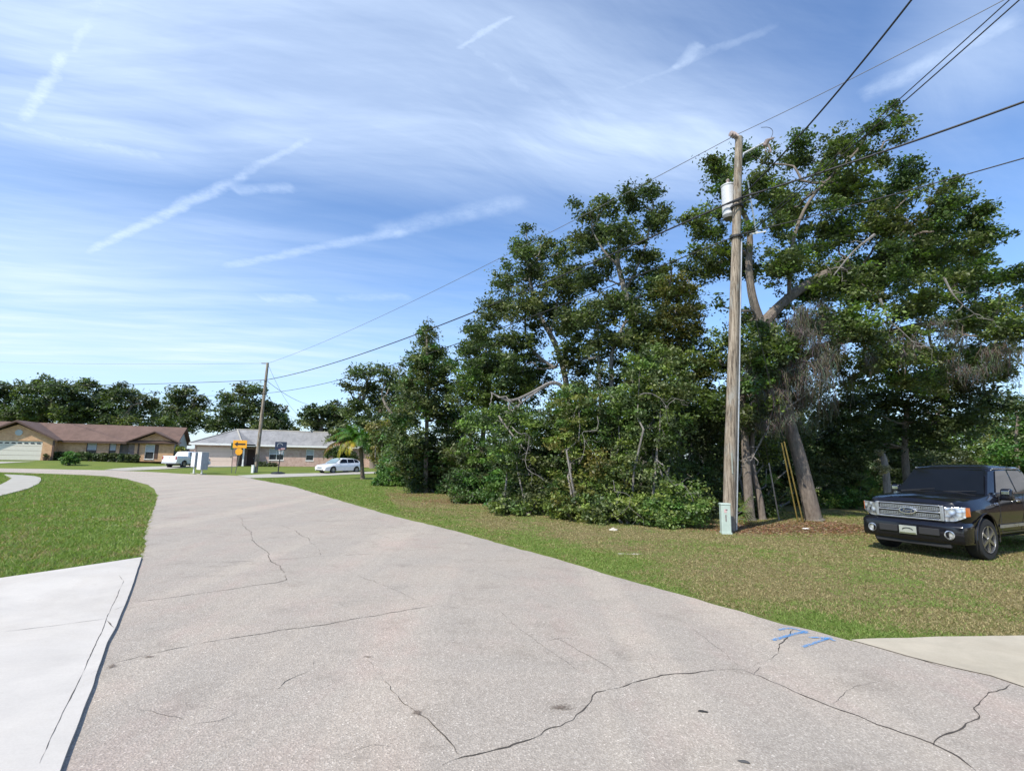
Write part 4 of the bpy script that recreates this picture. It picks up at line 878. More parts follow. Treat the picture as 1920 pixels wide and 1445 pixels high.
SH('tall tangled vine mound reaching highest of the front row', 1180, 986, 1.6, [(1165, 945, 46), (1210, 945, 46), (1190, 890, 58), (1235, 870, 56), (1180, 820, 58), (1240, 800, 58), (1200, 750, 55), (1250, 730, 56), (1230, 680, 46), (1270, 670, 34), (1200, 690, 36), (1160, 770, 44), (1190, 975, 18)], PAL_VINE+PAL_OAK[:3], leaf=0.095, clus=0.30, nleaf=50, dead=[([at(1200, 740, 13.4), at(1240, 720, 13.3), at(1290, 760, 13.2)], .02), ([at(1230, 860, 13.2), at(1260, 900, 13.1), at(1300, 940, 13.2)], .02), ([at(1150, 900, 13.4), at(1180, 930, 13.3), at(1200, 970, 13.3)], .015)])
SH('yellow-green sparse shrub at the near right corner of the thicket', 1270, 992, 0.9, [(1245, 960, 32), (1285, 955, 34), (1265, 975, 20), (1305, 935, 34), (1255, 920, 36), (1230, 978, 15)], PAL_VINE+PAL_FRESH[2:], leaf=0.085, clus=0.26, nleaf=42)
SH('dark shrub filling the hollow left of the utility pole', 1310, 975, 2.0, [(1300, 900, 50), (1330, 920, 36), (1320, 850, 52), (1300, 800, 50), (1340, 790, 44), (1325, 740, 46), (1345, 860, 30), (1290, 760, 44)], PAL_DARK+PAL_VINE[:1], leaf=0.095, clus=0.32, nleaf=46)
SH('bright vine-leaf bush standing behind the utility pole', 1400, 970, 3.2, [(1390, 820, 42), (1430, 800, 38), (1400, 760, 40), (1370, 850, 30), (1440, 850, 26)], PAL_VINE+PAL_DARK, leaf=0.10, clus=0.32, nleaf=46, sp=1.0)
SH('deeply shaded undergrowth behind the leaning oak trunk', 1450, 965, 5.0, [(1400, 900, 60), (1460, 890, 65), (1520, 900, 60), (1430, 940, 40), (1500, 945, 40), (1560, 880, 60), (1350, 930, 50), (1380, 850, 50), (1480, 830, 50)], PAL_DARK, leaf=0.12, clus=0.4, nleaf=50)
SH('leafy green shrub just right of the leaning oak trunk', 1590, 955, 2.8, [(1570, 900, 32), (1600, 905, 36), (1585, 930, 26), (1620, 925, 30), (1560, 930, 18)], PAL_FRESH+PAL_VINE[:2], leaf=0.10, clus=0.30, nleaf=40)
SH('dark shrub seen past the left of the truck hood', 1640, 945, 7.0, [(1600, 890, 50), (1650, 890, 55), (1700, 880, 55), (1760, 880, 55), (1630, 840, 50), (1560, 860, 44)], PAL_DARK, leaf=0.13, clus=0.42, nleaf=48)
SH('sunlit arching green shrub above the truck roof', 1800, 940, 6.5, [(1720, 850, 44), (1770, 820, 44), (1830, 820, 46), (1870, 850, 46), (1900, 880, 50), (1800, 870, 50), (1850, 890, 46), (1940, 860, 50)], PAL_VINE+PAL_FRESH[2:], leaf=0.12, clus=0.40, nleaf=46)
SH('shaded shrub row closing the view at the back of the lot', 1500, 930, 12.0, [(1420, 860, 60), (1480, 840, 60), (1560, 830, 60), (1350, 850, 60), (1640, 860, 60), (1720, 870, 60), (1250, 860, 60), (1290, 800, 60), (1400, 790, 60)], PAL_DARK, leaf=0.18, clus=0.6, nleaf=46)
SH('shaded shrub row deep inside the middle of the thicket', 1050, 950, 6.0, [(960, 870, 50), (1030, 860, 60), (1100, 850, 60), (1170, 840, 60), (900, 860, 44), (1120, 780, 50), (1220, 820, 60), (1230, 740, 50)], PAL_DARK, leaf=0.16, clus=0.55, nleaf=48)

DK[:] = [2.2, 1.5, 1.1]
# ---- background oaks behind the houses
BG = 'oaks standing behind the houses'
def bgtree(label, bpx, Y, blobs, pal=None, dens=2.6, leaf=0.42, clus=1.15, top=None):
    b = at(bpx, 860, Y); b.z = gh(b.x, b.y); hub_ = at(bpx, 790, Y)
    hubs_ = [([hub_, at(bpx+dx, 760, Y)], 0.28) for dx in (-22, 20)]
    tree('oak_tree', label, b, [b, at(bpx-3, 830, Y), at(bpx+2, 800, Y), hub_], 0.42, Bs(blobs, Y, 3.5), pal or PAL_OAK+PAL_DARK[1:], leaf=leaf, clus=clus, nleaf=34, dens=dens, group=BG, limb_r=0.16, hubs=hubs_, twf=0.06, twr=0.04, shell=0.45)
bgtree('dark oak cut off by the left edge of the photo', -10, 86, [(-25, 740, 40), (5, 735, 22), (10, 770, 34), (-40, 790, 40), (25, 790, 26)])
bgtree('round oak rising over the garage gable of the brown-roofed house', 68, 84, [(40, 735, 26), (72, 722, 28), (98, 730, 26), (55, 765, 34), (95, 765, 34), (30, 785, 26), (75, 790, 36)])
bgtree('oak with a two-lobed top above the left half of the brown roof', 145, 85, [(128, 735, 24), (158, 722, 22), (150, 750, 32), (125, 770, 32), (172, 770, 30), (150, 790, 36)])
bgtree('broad-topped oak above the middle of the brown roof', 228, 87, [(200, 742, 24), (222, 738, 24), (250, 745, 24), (280, 750, 20), (215, 770, 32), (255, 775, 28), (195, 790, 28), (240, 795, 30)])
bgtree('separate oak above the right end of the brown roof', 345, 84, [(325, 748, 20), (350, 740, 24), (372, 755, 20), (335, 770, 28), (368, 780, 26), (315, 785, 18), (350, 795, 26), (388, 800, 14)])
bgtree('airy oak between the two houses', 300, 95, [(290, 770, 20, .7), (305, 785, 22, .7), (285, 800, 22), (400, 790, 18, .6), (320, 800, 20)], dens=2.2)
bgtree('large spreading oak behind the distant utility pole', 455, 82, [(430, 748, 22), (455, 735, 24), (480, 732, 20), (425, 775, 28), (465, 770, 34), (500, 765, 24), (415, 795, 24), (450, 800, 30), (490, 800, 30)])
bgtree('lower oak sloping down right of the distant utility pole', 520, 84, [(515, 775, 22), (535, 785, 16), (505, 795, 26), (535, 800, 20), (552, 808, 10)])
bgtree('low spreading oak above the right end of the grey roof', 600, 74, [(580, 775, 20), (600, 772, 24), (625, 770, 24), (590, 795, 24), (625, 795, 30), (570, 790, 12), (650, 780, 26), (640, 815, 26), (605, 815, 20)])
bgtree('tall open oak left of the pointed tree', 700, 66, [(668, 700, 22, .8), (695, 692, 24, .9), (720, 695, 20, .8), (655, 725, 22, .7), (690, 730, 34), (730, 725, 24), (670, 765, 32), (710, 765, 34), (745, 740, 24), (680, 795, 34), (730, 800, 40)], leaf=.36)
bgtree('oak half hidden behind the pointed tree', 745, 62, [(745, 690, 16, .8), (735, 710, 20), (760, 720, 30), (735, 760, 30), (770, 760, 40), (740, 820, 40), (720, 850, 30)], leaf=.34)
bgtree('far low oak closing the view beyond the thicket', 1150, 60, [(850, 800, 40), (950, 790, 60), (1080, 790, 60), (1200, 790, 60), (1300, 790, 60)], leaf=.34)
bgtree('far low oak closing the view behind the truck', 1750, 52, [(1600, 800, 60), (1720, 810, 60), (1850, 800, 60), (1950, 820, 60), (1480, 800, 60)], leaf=.30)

DK[:] = [1.9, 1.35, 1.1]
# ---- palm by the side drive
pb = gnd(680, 898)
root = thing('palm_tree', 'small palm with green and yellowing fronds beside the white car', 'palm', pb)
mb = MB(); PYm = pb.y; tops = at(677, 838, PYm)-pb
prof = [0.20, 0.17, 0.15, 0.16, 0.15, 0.17, 0.18, 0.16]
mb.tube([Vector((0, 0, 0)).lerp(tops, i/7) for i in range(8)], prof, 10)
mb.build('trunk', MAT['palmbark'], root, smooth=True)
def frond(az, el, L, droop, col, origin, wid=0.5, col2=None):
    mbv = []; cs = []; n = 26; d = Vector((math.cos(az), math.sin(az), 0)); p = Vector(origin); prev = None; e = el
    side = Vector((-d.y, d.x, 0))
    for i in range(n):
        t = i/n; dirv = d*math.cos(e)+Vector((0, 0, 1))*math.sin(e); q_ = p+dirv*L/n
        r = 0.018*(1-t)+0.004; mbv += [tuple(p-side*r), tuple(p+side*r), tuple(q_+side*r), tuple(q_-side*r)]; cs.append([c*0.9 for c in col])
        if t > 0.12:
            for s in (-1, 1):
                for _ in range(4):
                    ll = wid*math.sin(math.pi*min(1, t*0.85+0.12))*random.uniform(0.8, 1.15); lv = (side*s*0.85+dirv*0.35+Vector((0, 0, -0.55*random.uniform(.6, 1.3)))).normalized()*ll
                    w = dirv*0.04; m_ = p+lv*0.5+Vector((0, 0, 0.03)); cc = [c*random.uniform(.75, 1.25) for c in (col if (col2 is None or random.random() < 0.5) else col2)]
                    mbv += [tuple(p-w), tuple(m_-w), tuple(p+lv), tuple(m_+w)]; cs.append(cc)
        p = q_; e -= droop/n*(0.5+1.2*t)
    return npmesh('frond', np.array(mbv), 4, np.array(cs, dtype=np.float32))
G1, G2, Y1, Y2, T1 = (0.075, 0.17, 0.03), (0.12, 0.23, 0.04), (0.36, 0.33, 0.035), (0.22, 0.21, 0.05), (0.33, 0.20, 0.11)
for az, el, L, dr, c, c2 in [(0.2, 1.2, 2.2, 2.2, G1, G2), (1.2, 1.3, 2.2, 2.0, G1, None), (2.4, 1.1, 2.3, 2.3, G1, G2), (3.3, 0.95, 2.9, 2.6, G1, Y2), (4.0, 1.15, 2.2, 2.4, G2, None), (5.0, 1.2, 2.0, 2.5, G1, G2), (5.8, 1.0, 2.3, 2.6, G1, None),
        (3.0, 0.6, 3.4, 2.5, Y2, T1), (3.4, 0.5, 3.2, 2.6, T1, Y2), (4.1, 0.8, 2.3, 3.2, Y1, Y2), (4.4, 0.7, 2.2, 3.3, Y1, Y1), (3.8, 0.6, 2.3, 3.3, Y1, Y2), (0.1, 0.7, 2.4, 2.9, Y2, G1), (5.6, 0.5, 2.2, 3.0, G1, G1), (0.8, 0.8, 2.4, 2.8, G1, G2), (2.0, 0.9, 2.4, 2.6, G1, G2), (3.6, 1.2, 2.4, 2.5, G2, G1), (4.7, 1.35, 1.8, 2.0, G2, G1), (5.2, 0.85, 2.1, 2.9, G1, G1), (3.15, 0.85, 3.0, 2.2, G1, Y2), (0.5, 1.35, 2.2, 1.3, G1, G2), (2.2, 1.3, 2.3, 1.4, G1, G2), (4.3, 1.3, 2.2, 1.5, G2, G1), (5.5, 1.35, 2.1, 1.3, G1, G2), (3.0, 1.25, 2.5, 1.8, G1, G2), (3.9, 1.0, 2.2, 2.5, G1, G2), (4.9, 1.0, 2.2, 2.6, G1, G2), (3.5, .9, 2.8, 2.2, G1, Y2)]:
    linkmesh('frond', frond(az, el, L*1.3, dr*.92, c, tops+Vector((0, 0, random.uniform(-.1, .1))), 0.72, c2), MAT['leaf'], root)
# ---- palmettos
def palmetto(label, base, fans, sc=1.0):
    root = thing('palmetto', label, 'palmetto', base, 0, 'palmettos under the oaks')
    mb = MB(); vs = []; cs = []
    for az, el, L in fans:
        d = Vector((math.cos(az)*math.cos(el), math.sin(az)*math.cos(el), math.sin(el))); c = d*L*sc; mb.tube([(0, 0, 0), c*0.6+Vector((0, 0, .05)), c], [0.012, 0.01, 0.008], 5)
        s = d.cross(Vector((0, 0, 1))).normalized(); u = s.cross(d)
        for k in range(17):
            a = (k-8)/8*1.75; ll = 0.52*sc*(1-0.25*abs(k-8)/8); v = d*math.cos(a)+s*math.sin(a); tip = c+v*ll+Vector((0, 0, -0.12*sc-0.08*random.random())); m_ = c+v*ll*0.55+u*0.02; w = v.cross(u).normalized()*0.016*sc
            vs += [tuple(c), tuple(m_-w), tuple(tip), tuple(m_+w)]; cs.append([x*random.uniform(.7, 1.3) for x in (0.16, 0.22, 0.06)])
    mb.build('stalks', MAT['steelpost'], root); linkmesh('fan_leaves', npmesh('fan_leaves', np.array(vs), 4, np.array(cs, dtype=np.float32)), MAT['leaf'], root)
g = gnd(1380, 985); palmetto('pale green palmetto fans poking out beside the utility pole', (g.x+0.05, g.y+0.6, 0), [(-0.4, 0.9, 0.75), (-0.9, 0.5, 0.5), (0.3, 0.6, 0.6), (-0.2, 0.3, 0.45), (3.5, 0.8, 0.7), (-1.5, 1.1, .7)])
g = gnd(1480, 968); palmetto('shaded palmetto between the grey rod and the yellow guy guards', (g.x, g.y+1.3, 0), [(-2.6, 0.8, 0.9), (-1.2, 0.6, 0.8), (-0.2, 0.9, 0.9), (2, 1.0, 1), (-1.8, 1.2, 1.1)], 1.1)
g = gnd(1622, 952); palmetto('yellow-green palmetto beside the left headlight of the truck', (g.x, g.y+0.5, 0), [(-2.4, 0.9, 0.8), (-1.2, 0.7, 0.8), (-0.4, 0.9, 0.7), (-1.8, .5, .6), (0.5, 1.1, .9)], 1.1)
# ================================================================ HOUSES
# ---- brown roofed brick house
al = R(22); Bv = Vector((-math.sin(al), math.cos(al), 0)); H1 = at(97, 860, 60.0); H1.z = gh(H1.x, H1.y)+0.02
h1 = thing('brick_house', 'long low tan brick house with a brown roof and front garage gable', 'house', H1, al)
def hu(px, d, O=H1, a=al):
    r = (px-960)/944; X = O.x-math.sin(a)*d; Y = O.y+math.cos(a)*d
    return (r*Y-X)/(math.cos(a)-r*math.sin(a))
EV, RD, DD = 2.42, 4.45, 9.2         # eave, ridge, depth
UL, UR = -7.0, hu(334, 1.2); RM = 1.2+4.0
w = MB(); D0, D1 = -5.9, -1.05
# garage wing front wall round the door
w.bx(UL, D0, 0, 0.2, 0, 2.2); w.bx(D1, 0, 0, 0.2, 0, 2.2)
gz = RD-0.35; w.prism([(UL, 2.2), (0, 2.2), (0, EV), (UL/2, gz), (UL, EV)], 'y', 0, 0.2)
w.bx(-0.2, 0, 0.2, 1.2, 0, EV); w.bx(UL, UL+0.2, 0.2, 8.8, 0, EV); w.bx(UL+0.2, UR, 8.6, 8.8, 0, EV)
uw = [(hu(105, 1.2), hu(113.5, 1.2), 0.15, 2.1), (hu(171.5, 1.2), hu(191, 1.2), 0.35, 2.2), (hu(213.5, 1.2), hu(227, 1.2), 0.35, 2.2), (hu(233.5, 1.2), hu(261, 1.2), 0.0, 2.2), (hu(281, 1.2), hu(306, 1.2), 0.3, 2.15)]
cur = 0.0
for a_, b_, z0, z1 in uw:
    w.bx(cur, a_, 1.2, 1.4, 0, EV)
    if z0 > 0: w.bx(a_, b_, 1.2, 1.4, 0, z0)
    w.bx(a_, b_, 1.2, 1.4, z1, EV); cur = b_
w.bx(cur, UR, 1.2, 1.4, 0, EV)
gcx = hu(297, 1.2); w.prism([(gcx-2.3, EV), (gcx+2.3, EV), (gcx, EV+1.15)], 'y', 1.25, 1.4)
w.build('wall', MAT['brick_tan'], h1)
w = MB(); w.prism([(1.4, 0), (8.6, 0), (8.6, EV), (RM, RD-0.12), (1.4, EV)], 'x', UR-0.2, UR-0.003); w.build('gable_wall', MAT['greysiding'], h1)
r = MB(); OV = 0.55; sl = (RD-EV)/(RM-1.2); ez = EV-sl*0.0
ev = EV+0.02-sl*OV+0.18; rd = RD+0.16
r.slab([(UL-0.4, 1.2-OV, ev), (UR+0.45, 1.2-OV, ev), (UR+0.45, RM, rd), (UL-0.4, RM, rd)], 0.14)
r.slab([(UL-0.4, RM+.003, rd), (UR+0.45, RM+.003, rd), (UR+0.45, 8.8+OV, ev), (UL-0.4, 8.8+OV, ev)], 0.14)
cxg = UL/2
r.slab([(0.5, -0.6, EV-0.02), (0.5, 1.0, EV-0.02), (cxg, RM-0.3, rd-0.04), (cxg, -0.6, rd-0.04)], 0.14)
r.slab([(UL-0.5, -0.6, EV-0.02), (UL-0.5, 1.0, EV-0.02), (cxg-.003, RM-0.3, rd-0.04), (cxg-.003, -0.6, rd-0.04)], 0.14)
r.slab([(gcx-2.9, 0.55, EV+0.02), (gcx-2.9, 1.4, EV+0.04), (gcx, 3.9, EV+1.42), (gcx, 0.55, EV+1.42)], 0.1)
r.slab([(gcx+2.9, 0.55, EV+0.02), (gcx+2.9, 1.4, EV+0.04), (gcx+.003, 3.9, EV+1.42), (gcx+.003, 0.55, EV+1.42)], 0.1)
rf = r.build('roof', MAT['roof_brown'], h1)
t_ = MB(); t_.bx(0.5, gcx-2.8, 1.2-OV-0.05, 1.2-OV-0.003, ev-0.2, ev-0.02); t_.bx(gcx+2.8, UR+0.45, 1.2-OV-0.05, 1.2-OV-0.003, ev-0.2, ev-0.02)
t_.prism([(0.5, EV-0.2), (0.5, EV-0.03), (cxg, rd-0.06), (UL-0.5, EV-0.03), (UL-0.5, EV-0.2), (cxg, rd-0.26)], 'y', -0.66, -0.603)
t_.prism([(gcx-2.9, EV-0.1), (gcx-2.9, EV+0.0), (gcx, EV+1.4), (gcx+2.9, EV+0.0), (gcx+2.9, EV-0.1), (gcx, EV+1.24)], 'y', 0.5, 0.547)
t_.bx(-0.003-.1, 0.09, -0.08, -0.003, 0, EV-0.1)
t_.build('fascia', MAT['browntrim'], h1)
sf = MB(); sf.bx(0.1, UR+0.3, 1.2-OV, 1.197, EV-0.06, EV-0.03); sf.build('soffit', MAT['browntrim'], h1)
gd = MB()
for k in range(4): gd.bx(D0, D1, 0.10, 0.14, 0.01+k*0.545, 0.53+k*0.545)
gdo = gd.build('garage_door', MAT['cream'], h1)
gw = MB()
for k in range(8):
    u0 = D0+0.18+k*0.59; sk = (k-3.5)*0.03
    gw.prism([(u0, 1.86), (u0+0.42, 1.86), (u0+0.36-sk, 2.02), (u0+0.06-sk, 2.02)], 'y', 0.085, 0.097)
gw.build('pane', MAT['glassdark'], gdo)
v_ = MB(); v_.prism([(cxg+0.15+0.36*math.cos(R(22.5+45*k)), gz-0.95+0.36*math.sin(R(22.5+45*k))) for k in range(8)], 'y', -0.05, -0.003); v_.build('gable_vent', MAT['greysiding'], h1)
def window(root, a_, b_, z0, z1, d, blind=True, name='window', frame='white', mull=1, fm=None):
    f = MB(); t = 0.05
    f.bx(a_, b_, d+0.02, d+0.10, z0, z0+t); f.bx(a_, b_, d+0.02, d+0.10, z1-t, z1); f.bx(a_, a_+t, d+0.02, d+0.10, z0+t, z1-t); f.bx(b_-t, b_, d+0.02, d+0.10, z0+t, z1-t)
    zm = (z0+z1)/2; f.bx(a_+t, b_-t, d+0.03, d+0.09, zm-0.03, zm+0.03)
    for k in range(1, mull+0): x = a_+(b_-a_)*k/mull; f.bx(x-0.03, x+0.03, d+0.032, d+0.088, z0+t, z1-t)
    fo = f.build(name, MAT[fm or frame], root)
    p = MB(); p.bx(a_+t, b_-t, d+0.10, d+0.12, z0+t, zm-0.03); p.build('pane', MAT['glassdark'], fo)
    p = MB(); p.bx(a_+t, b_-t, d+0.10, d+0.12, zm+0.03, z1-t); p.build('pane', MAT['blind' if blind else 'glassdark'], fo)
    s_ = MB(); s_.bx(a_-0.05, b_+0.05, d-0.06, d+0.02, z0-0.07, z0-0.003); s_.build('sill', MAT['white' if frame == 'white' else 'browntrim'], fo)
    return fo
window(h1, *uw[0], 1.2, False, frame='browntrim'); window(h1, *uw[1], 1.2, frame='browntrim'); window(h1, *uw[2], 1.2, frame='browntrim'); window(h1, uw[4][0], uw[4][0]+(uw[4][1]-uw[4][0])*0.68, uw[4][2], uw[4][3], 1.2, frame='white')
sh = MB(); a_ = uw[4][0]+(uw[4][1]-uw[4][0])*0.70; sh.bx(a_, uw[4][1], 1.22, 1.27, 0.3, 2.15); sh.build('shutter', MAT['browntrim'], h1)
e0, e1 = uw[3][0], uw[3][1]; em = e0+(e1-e0)*0.55
ds = MB()
for k in range(9): x = e0+(em-e0)*k/8; ds.bx(x-0.02, x+0.02, 1.22, 1.26, 0.0, 2.18)
ds.bx(e0, em, 1.225, 1.255, 1.0, 1.06); ds.build('entry_screen', MAT['steelpost'], h1)
dr_ = MB(); dr_.bx(em+0.05, e1, 1.28, 1.34, 0.0, 2.18); do = dr_.build('door', MAT['fence'], h1); dk = MB(); dk.bx(em+0.12, em+0.17, 1.22, 1.279, 0.95, 1.05); dk.build('handle', MAT['galv'], do)
bk = MB(); bk.bx(e0, e1, 1.9, 1.95, 0, EV-0.08); bk.build('entry_wall', MAT['brick_tan'], h1)
rs = MB(); ur = hu(268.5, 1.2); rs.bx(ur-0.08, ur+0.08, 1.12, 1.197, 0, 2.35); rs.build('downspout', MAT['browntrim'], h1)

# ---- grey roofed house
a2 = R(18); H2 = at(366, 860, 62.5); H2.z = gh(H2.x, H2.y)+0.02
h2 = thing('brick_house', 'pink brick house with a grey hipped roof and a wide beige garage door', 'house', H2, a2)
hv = lambda px, d: hu(px, d, H2, a2)
W1 = hv(452.5, 0); WD = 2.0; E2 = 2.55; R2 = 4.62; U2 = hv(700, WD); 
gA, gB = hv(372.5, 0), hv(443.5, 0)
w = MB(); w.bx(0, gA, 0, 0.2, 0, E2); w.bx(gB, W1, 0, 0.2, 0, E2); w.bx(gA, gB, 0, 0.2, 2.34, E2); w.bx(0, 0.2, 0.2, 10, 0, E2); w.bx(W1-0.2, W1, 0.2, 3.4, 0, E2)
wa = [(hv(511.5, WD), hv(539, WD), 0.8, 2.3), (hv(580, WD), hv(594.5, WD), 0.8, 2.3), (hv(645, WD), hv(660, WD), 0.8, 2.3)]; e2 = hv(492, WD)
w.bx(W1, e2, 3.2, 3.4, 0, E2); w.bx(e2-0.2, e2, WD+.2, 3.2, 0, E2); cur = e2-0.2
for p0, p1, z0, z1 in wa:
    w.bx(cur, p0, WD, WD+0.2, 0, E2); w.bx(p0, p1, WD, WD+0.2, 0, z0); w.bx(p0, p1, WD, WD+0.2, z1, E2); cur = p1
w.bx(cur, U2, WD, WD+0.2, 0, E2); w.bx(U2-0.2, U2, WD+0.2, 10, 0, E2); w.bx(0.2, U2-0.2, 9.8, 10, 0, E2)
w.build('wall', MAT['brick_pink'], h2)
wn_ = window(h2, *wa[0], WD, True, frame='white', mull=2); window(h2, *wa[1], WD, True, frame='white'); window(h2, *wa[2], WD, True, frame='white')
gd = MB()
for k in range(4): gd.bx(gA+.003, gB-.003, 0.08, 0.12, 0.01+k*0.582, 0.577+k*0.582)
gd.build('garage_door', MAT['beige'], h2)
o2 = 0.6; A_ = (-o2, -o2); B_ = (W1+o2, -o2); ap_ = (W1/2+0.9, 6.2); ey = E2+0.20; ry = R2+0.2
V_ = (W1+o2+1.2, WD-o2); RE = (U2+o2, WD-o2); RR = (U2-3.2, 6.2); BL = (-o2, 10+o2); BR = (U2+o2, 10+o2)
r = MB()
P3 = lambda p, z: (p[0], p[1], z)
r.add([P3(A_, ey), P3(B_, ey), P3(ap_, ry), P3(V_, ey), P3(RE, ey), P3(RR, ry), P3(BR, ey), P3(BL, ey)], [(0, 1, 2), (1, 3, 2), (3, 4, 5, 2), (4, 6, 5), (6, 7, 2, 5), (7, 0, 2)])
r.add([P3(A_, ey-.03), P3(B_, ey-.03), P3(V_, ey-.03), P3(RE, ey-.03), P3(BR, ey-.03), P3(BL, ey-.03)], [(5, 4, 3, 2, 1, 0)])
r.build('roof', MAT['roof_grey'], h2)
hp = MB(); hp.tube([P3(B_, ey+.03), P3(ap_, ry+.03)], 0.09, 5); hp.tube([P3(A_, ey+.03), P3(ap_, ry+.03)], 0.09, 5); hp.tube([P3(ap_, ry+.03), P3(RR, ry+.03)], 0.09, 5); hp.build('ridge_cap', MAT['slab_far'], h2)
fa = MB()
def fbox(p, q, z0, z1, th=0.05):
    p, q = Vector(p), Vector(q); d = (q-p).normalized(); n_ = Vector((d.y, -d.x))*th
    fa.add([(p.x+n_.x, p.y+n_.y, z0), (q.x+n_.x, q.y+n_.y, z0), (q.x, q.y, z0), (p.x, p.y, z0), (p.x+n_.x, p.y+n_.y, z1), (q.x+n_.x, q.y+n_.y, z1), (q.x, q.y, z1), (p.x, p.y, z1)], [(3, 2, 1, 0), (4, 5, 6, 7), (0, 1, 5, 4), (1, 2, 6, 5), (2, 3, 7, 6), (3, 0, 4, 7)])
fbox((A_[0]-.003, A_[1]-.003), (B_[0], B_[1]-.003), ey-0.22, ey+0.015); fbox((V_[0], V_[1]-.003), (RE[0], RE[1]-.003), ey-0.22, ey+0.015); fbox(BL, (A_[0]-.053, A_[1]), ey-0.22, ey+0.013); fa.build('fascia', MAT['white'], h2)
c = MB(); cx_ = hv(468.5, WD-0.2); c.box((cx_, 0.25, 1.27), (0.17, 0.17, 2.5)); c.box((cx_, 0.25, 0.06), (0.26, 0.26, 0.12)); c.box((cx_, 0.25, 2.50), (0.26, 0.26, 0.08)); c.build('column', MAT['white'], h2)
dd = MB(); um = (W1+e2)/2; dd.bx(um-0.45, um+0.45, 3.14, 3.197, 0.02, 2.1); do = dd.build('door', MAT['browntrim'], h2); dk = MB(); dk.bx(um+0.3, um+0.36, 3.10, 3.137, 0.95, 1.05); dk.build('handle', MAT['galv'], do)
# white garage behind the bushes
H3 = at(696, 878, 66.0); H3.z = gh(H3.x, H3.y)
h3 = thing('white_garage', 'white garage glimpsed between the palm and the thicket', 'garage', H3, R(14))
w = MB(); w.bx(0, 7, 0, 6, 0, 2.5); w.build('wall', MAT['white'], h3)
r = MB(); r.slab([(-.4, -.4, 2.52), (7.4, -.4, 2.52), (7.4, 3, 3.5), (-.4, 3, 3.5)], .12); r.slab([(-.4, 6.4, 2.52), (7.4, 6.4, 2.52), (7.4, 3.003, 3.5), (-.4, 3.003, 3.5)], .12); r.build('roof', MAT['roof_grey'], h3)
f = MB(); f.bx(-.4, 7.4, -.46, -.403, 2.3, 2.5); f.build('fascia', MAT['white'], h3)
dd = MB(); dd.bx(0.8, 5.0, -0.05, -.003, 0.02, 2.1); dd.build('garage_door', MAT['cream'], h3)
# wood fence between the houses
fr = thing('wooden_fence', 'weathered brown board fence between the two houses', 'fence', at(300, 860, 72)*1.0)
fb = fr.location; fb.z = gh(fb.x, fb.y); fe = at(368, 860, 66); mb = MB(); n = int((fe-fb).length/0.16)
for k in range(n):
    p = Vector((0, 0, 0)).lerp(Vector((fe.x-fb.x, fe.y-fb.y, 0)), k/n); hh = 1.75+random.uniform(-.04, .04); mb.box((p.x, p.y, hh/2), (0.14, 0.03, hh))
mb.build('boards', MAT['fence'], fr)
mb = MB(); v = Vector((fe.x-fb.x, fe.y-fb.y, 0))
for z in (0.4, 1.3): mb.tube([Vector((0, 0.05, z)), v+Vector((0, 0.05, z))], 0.04, 4)
mb.build('rails', MAT['fence'], fr)

# ---- hedges and garden shrubs
HG = 'clipped hedges in front of the brick house'
def hedge(label, p0, p1, Y, h, dep, pal=PAL_DARK+PAL_OAK[:2]):
    a_ = at(p0, 865, Y); b_ = at(p1, 865, Y+(p1-p0)*0.02); a_.z = gh(a_.x, a_.y); b_.z = gh(b_.x, b_.y); n = max(2, int((b_-a_).length/0.7))
    bl = []
    for k in range(n+1):
        p = a_.lerp(b_, k/n)
        for dz in (0.3, h-0.22): bl.append((p+Vector((0, dep/2, dz)), 0.40))
    shrub('hedge', label, a_, bl, pal, leaf=0.16, clus=0.2, nleaf=26, dens=5.5, cat='hedge', group=HG, twf=0)
Yh = 60.6
hedge('short clipped hedge left of the round bush', 92, 106, 60.2, 0.9, 0.8); hedge('short clipped hedge right of the round bush', 139, 151, 60.8, 0.9, 0.8); hedge('middle clipped hedge under the wide window', 157, 186, 61.0, 0.9, 0.9); hedge('longest clipped hedge left of the entry', 190, 248, 61.6, 0.9, 0.9)
g = gnd(123, 872.5); g.z = gh(g.x, g.y); shrub('round_shrub', 'round bright green shrub standing forward of the hedges', g, [(g+Vector((dx, 0.4+dy, dz)), r_) for dx, dy, dz, r_ in [(-.45, 0, .5, .5), (.45, 0, .5, .5), (0, 0, .9, .6), (0, -.3, .5, .5), (-.3, .2, 1.1, .4), (.35, .1, 1.05, .4)]], PAL_FRESH, leaf=0.12, clus=0.22, nleaf=26, dens=2.6, cat='shrub', twf=0.02)
g = at(84, 862, 59.5); g.z = gh(g.x, g.y)
pm = thing('flower_pot', 'small dark brown planter beside the garage door', 'planter', g); mb = MB(); mb.loft(lathe_pts([(0, .16), (.35, .24), (.4, .25), (.4, .21), (.3, .2)], (0, 0, 0), (0, 0, 1), 12)); mb.build('pot', MAT['browntrim'], pm)
V, cc, C = leafcloud([(Vector(g)+Vector((0, 0, .55)), .28)], g, .1, .15, 20, 2.5, PAL_DARK); linkmesh('plant', npmesh('plant', V, 4, cc.astype(np.float32)), MAT['leaf'], pm)
g = at(325, 862, 66); g.z = gh(g.x, g.y); shrub('flowering_shrub', 'yellow-green shrub hanging over the board fence', g, Bs([(312, 842, 7), (325, 840, 9), (340, 843, 8), (333, 850, 6), (348, 848, 5), (316, 850, 5)], 66, .6), [(0.20, 0.20, 0.05), (0.13, 0.15, 0.04), (0.26, 0.20, 0.08)], leaf=0.22, clus=0.35, nleaf=26, dens=2.6)
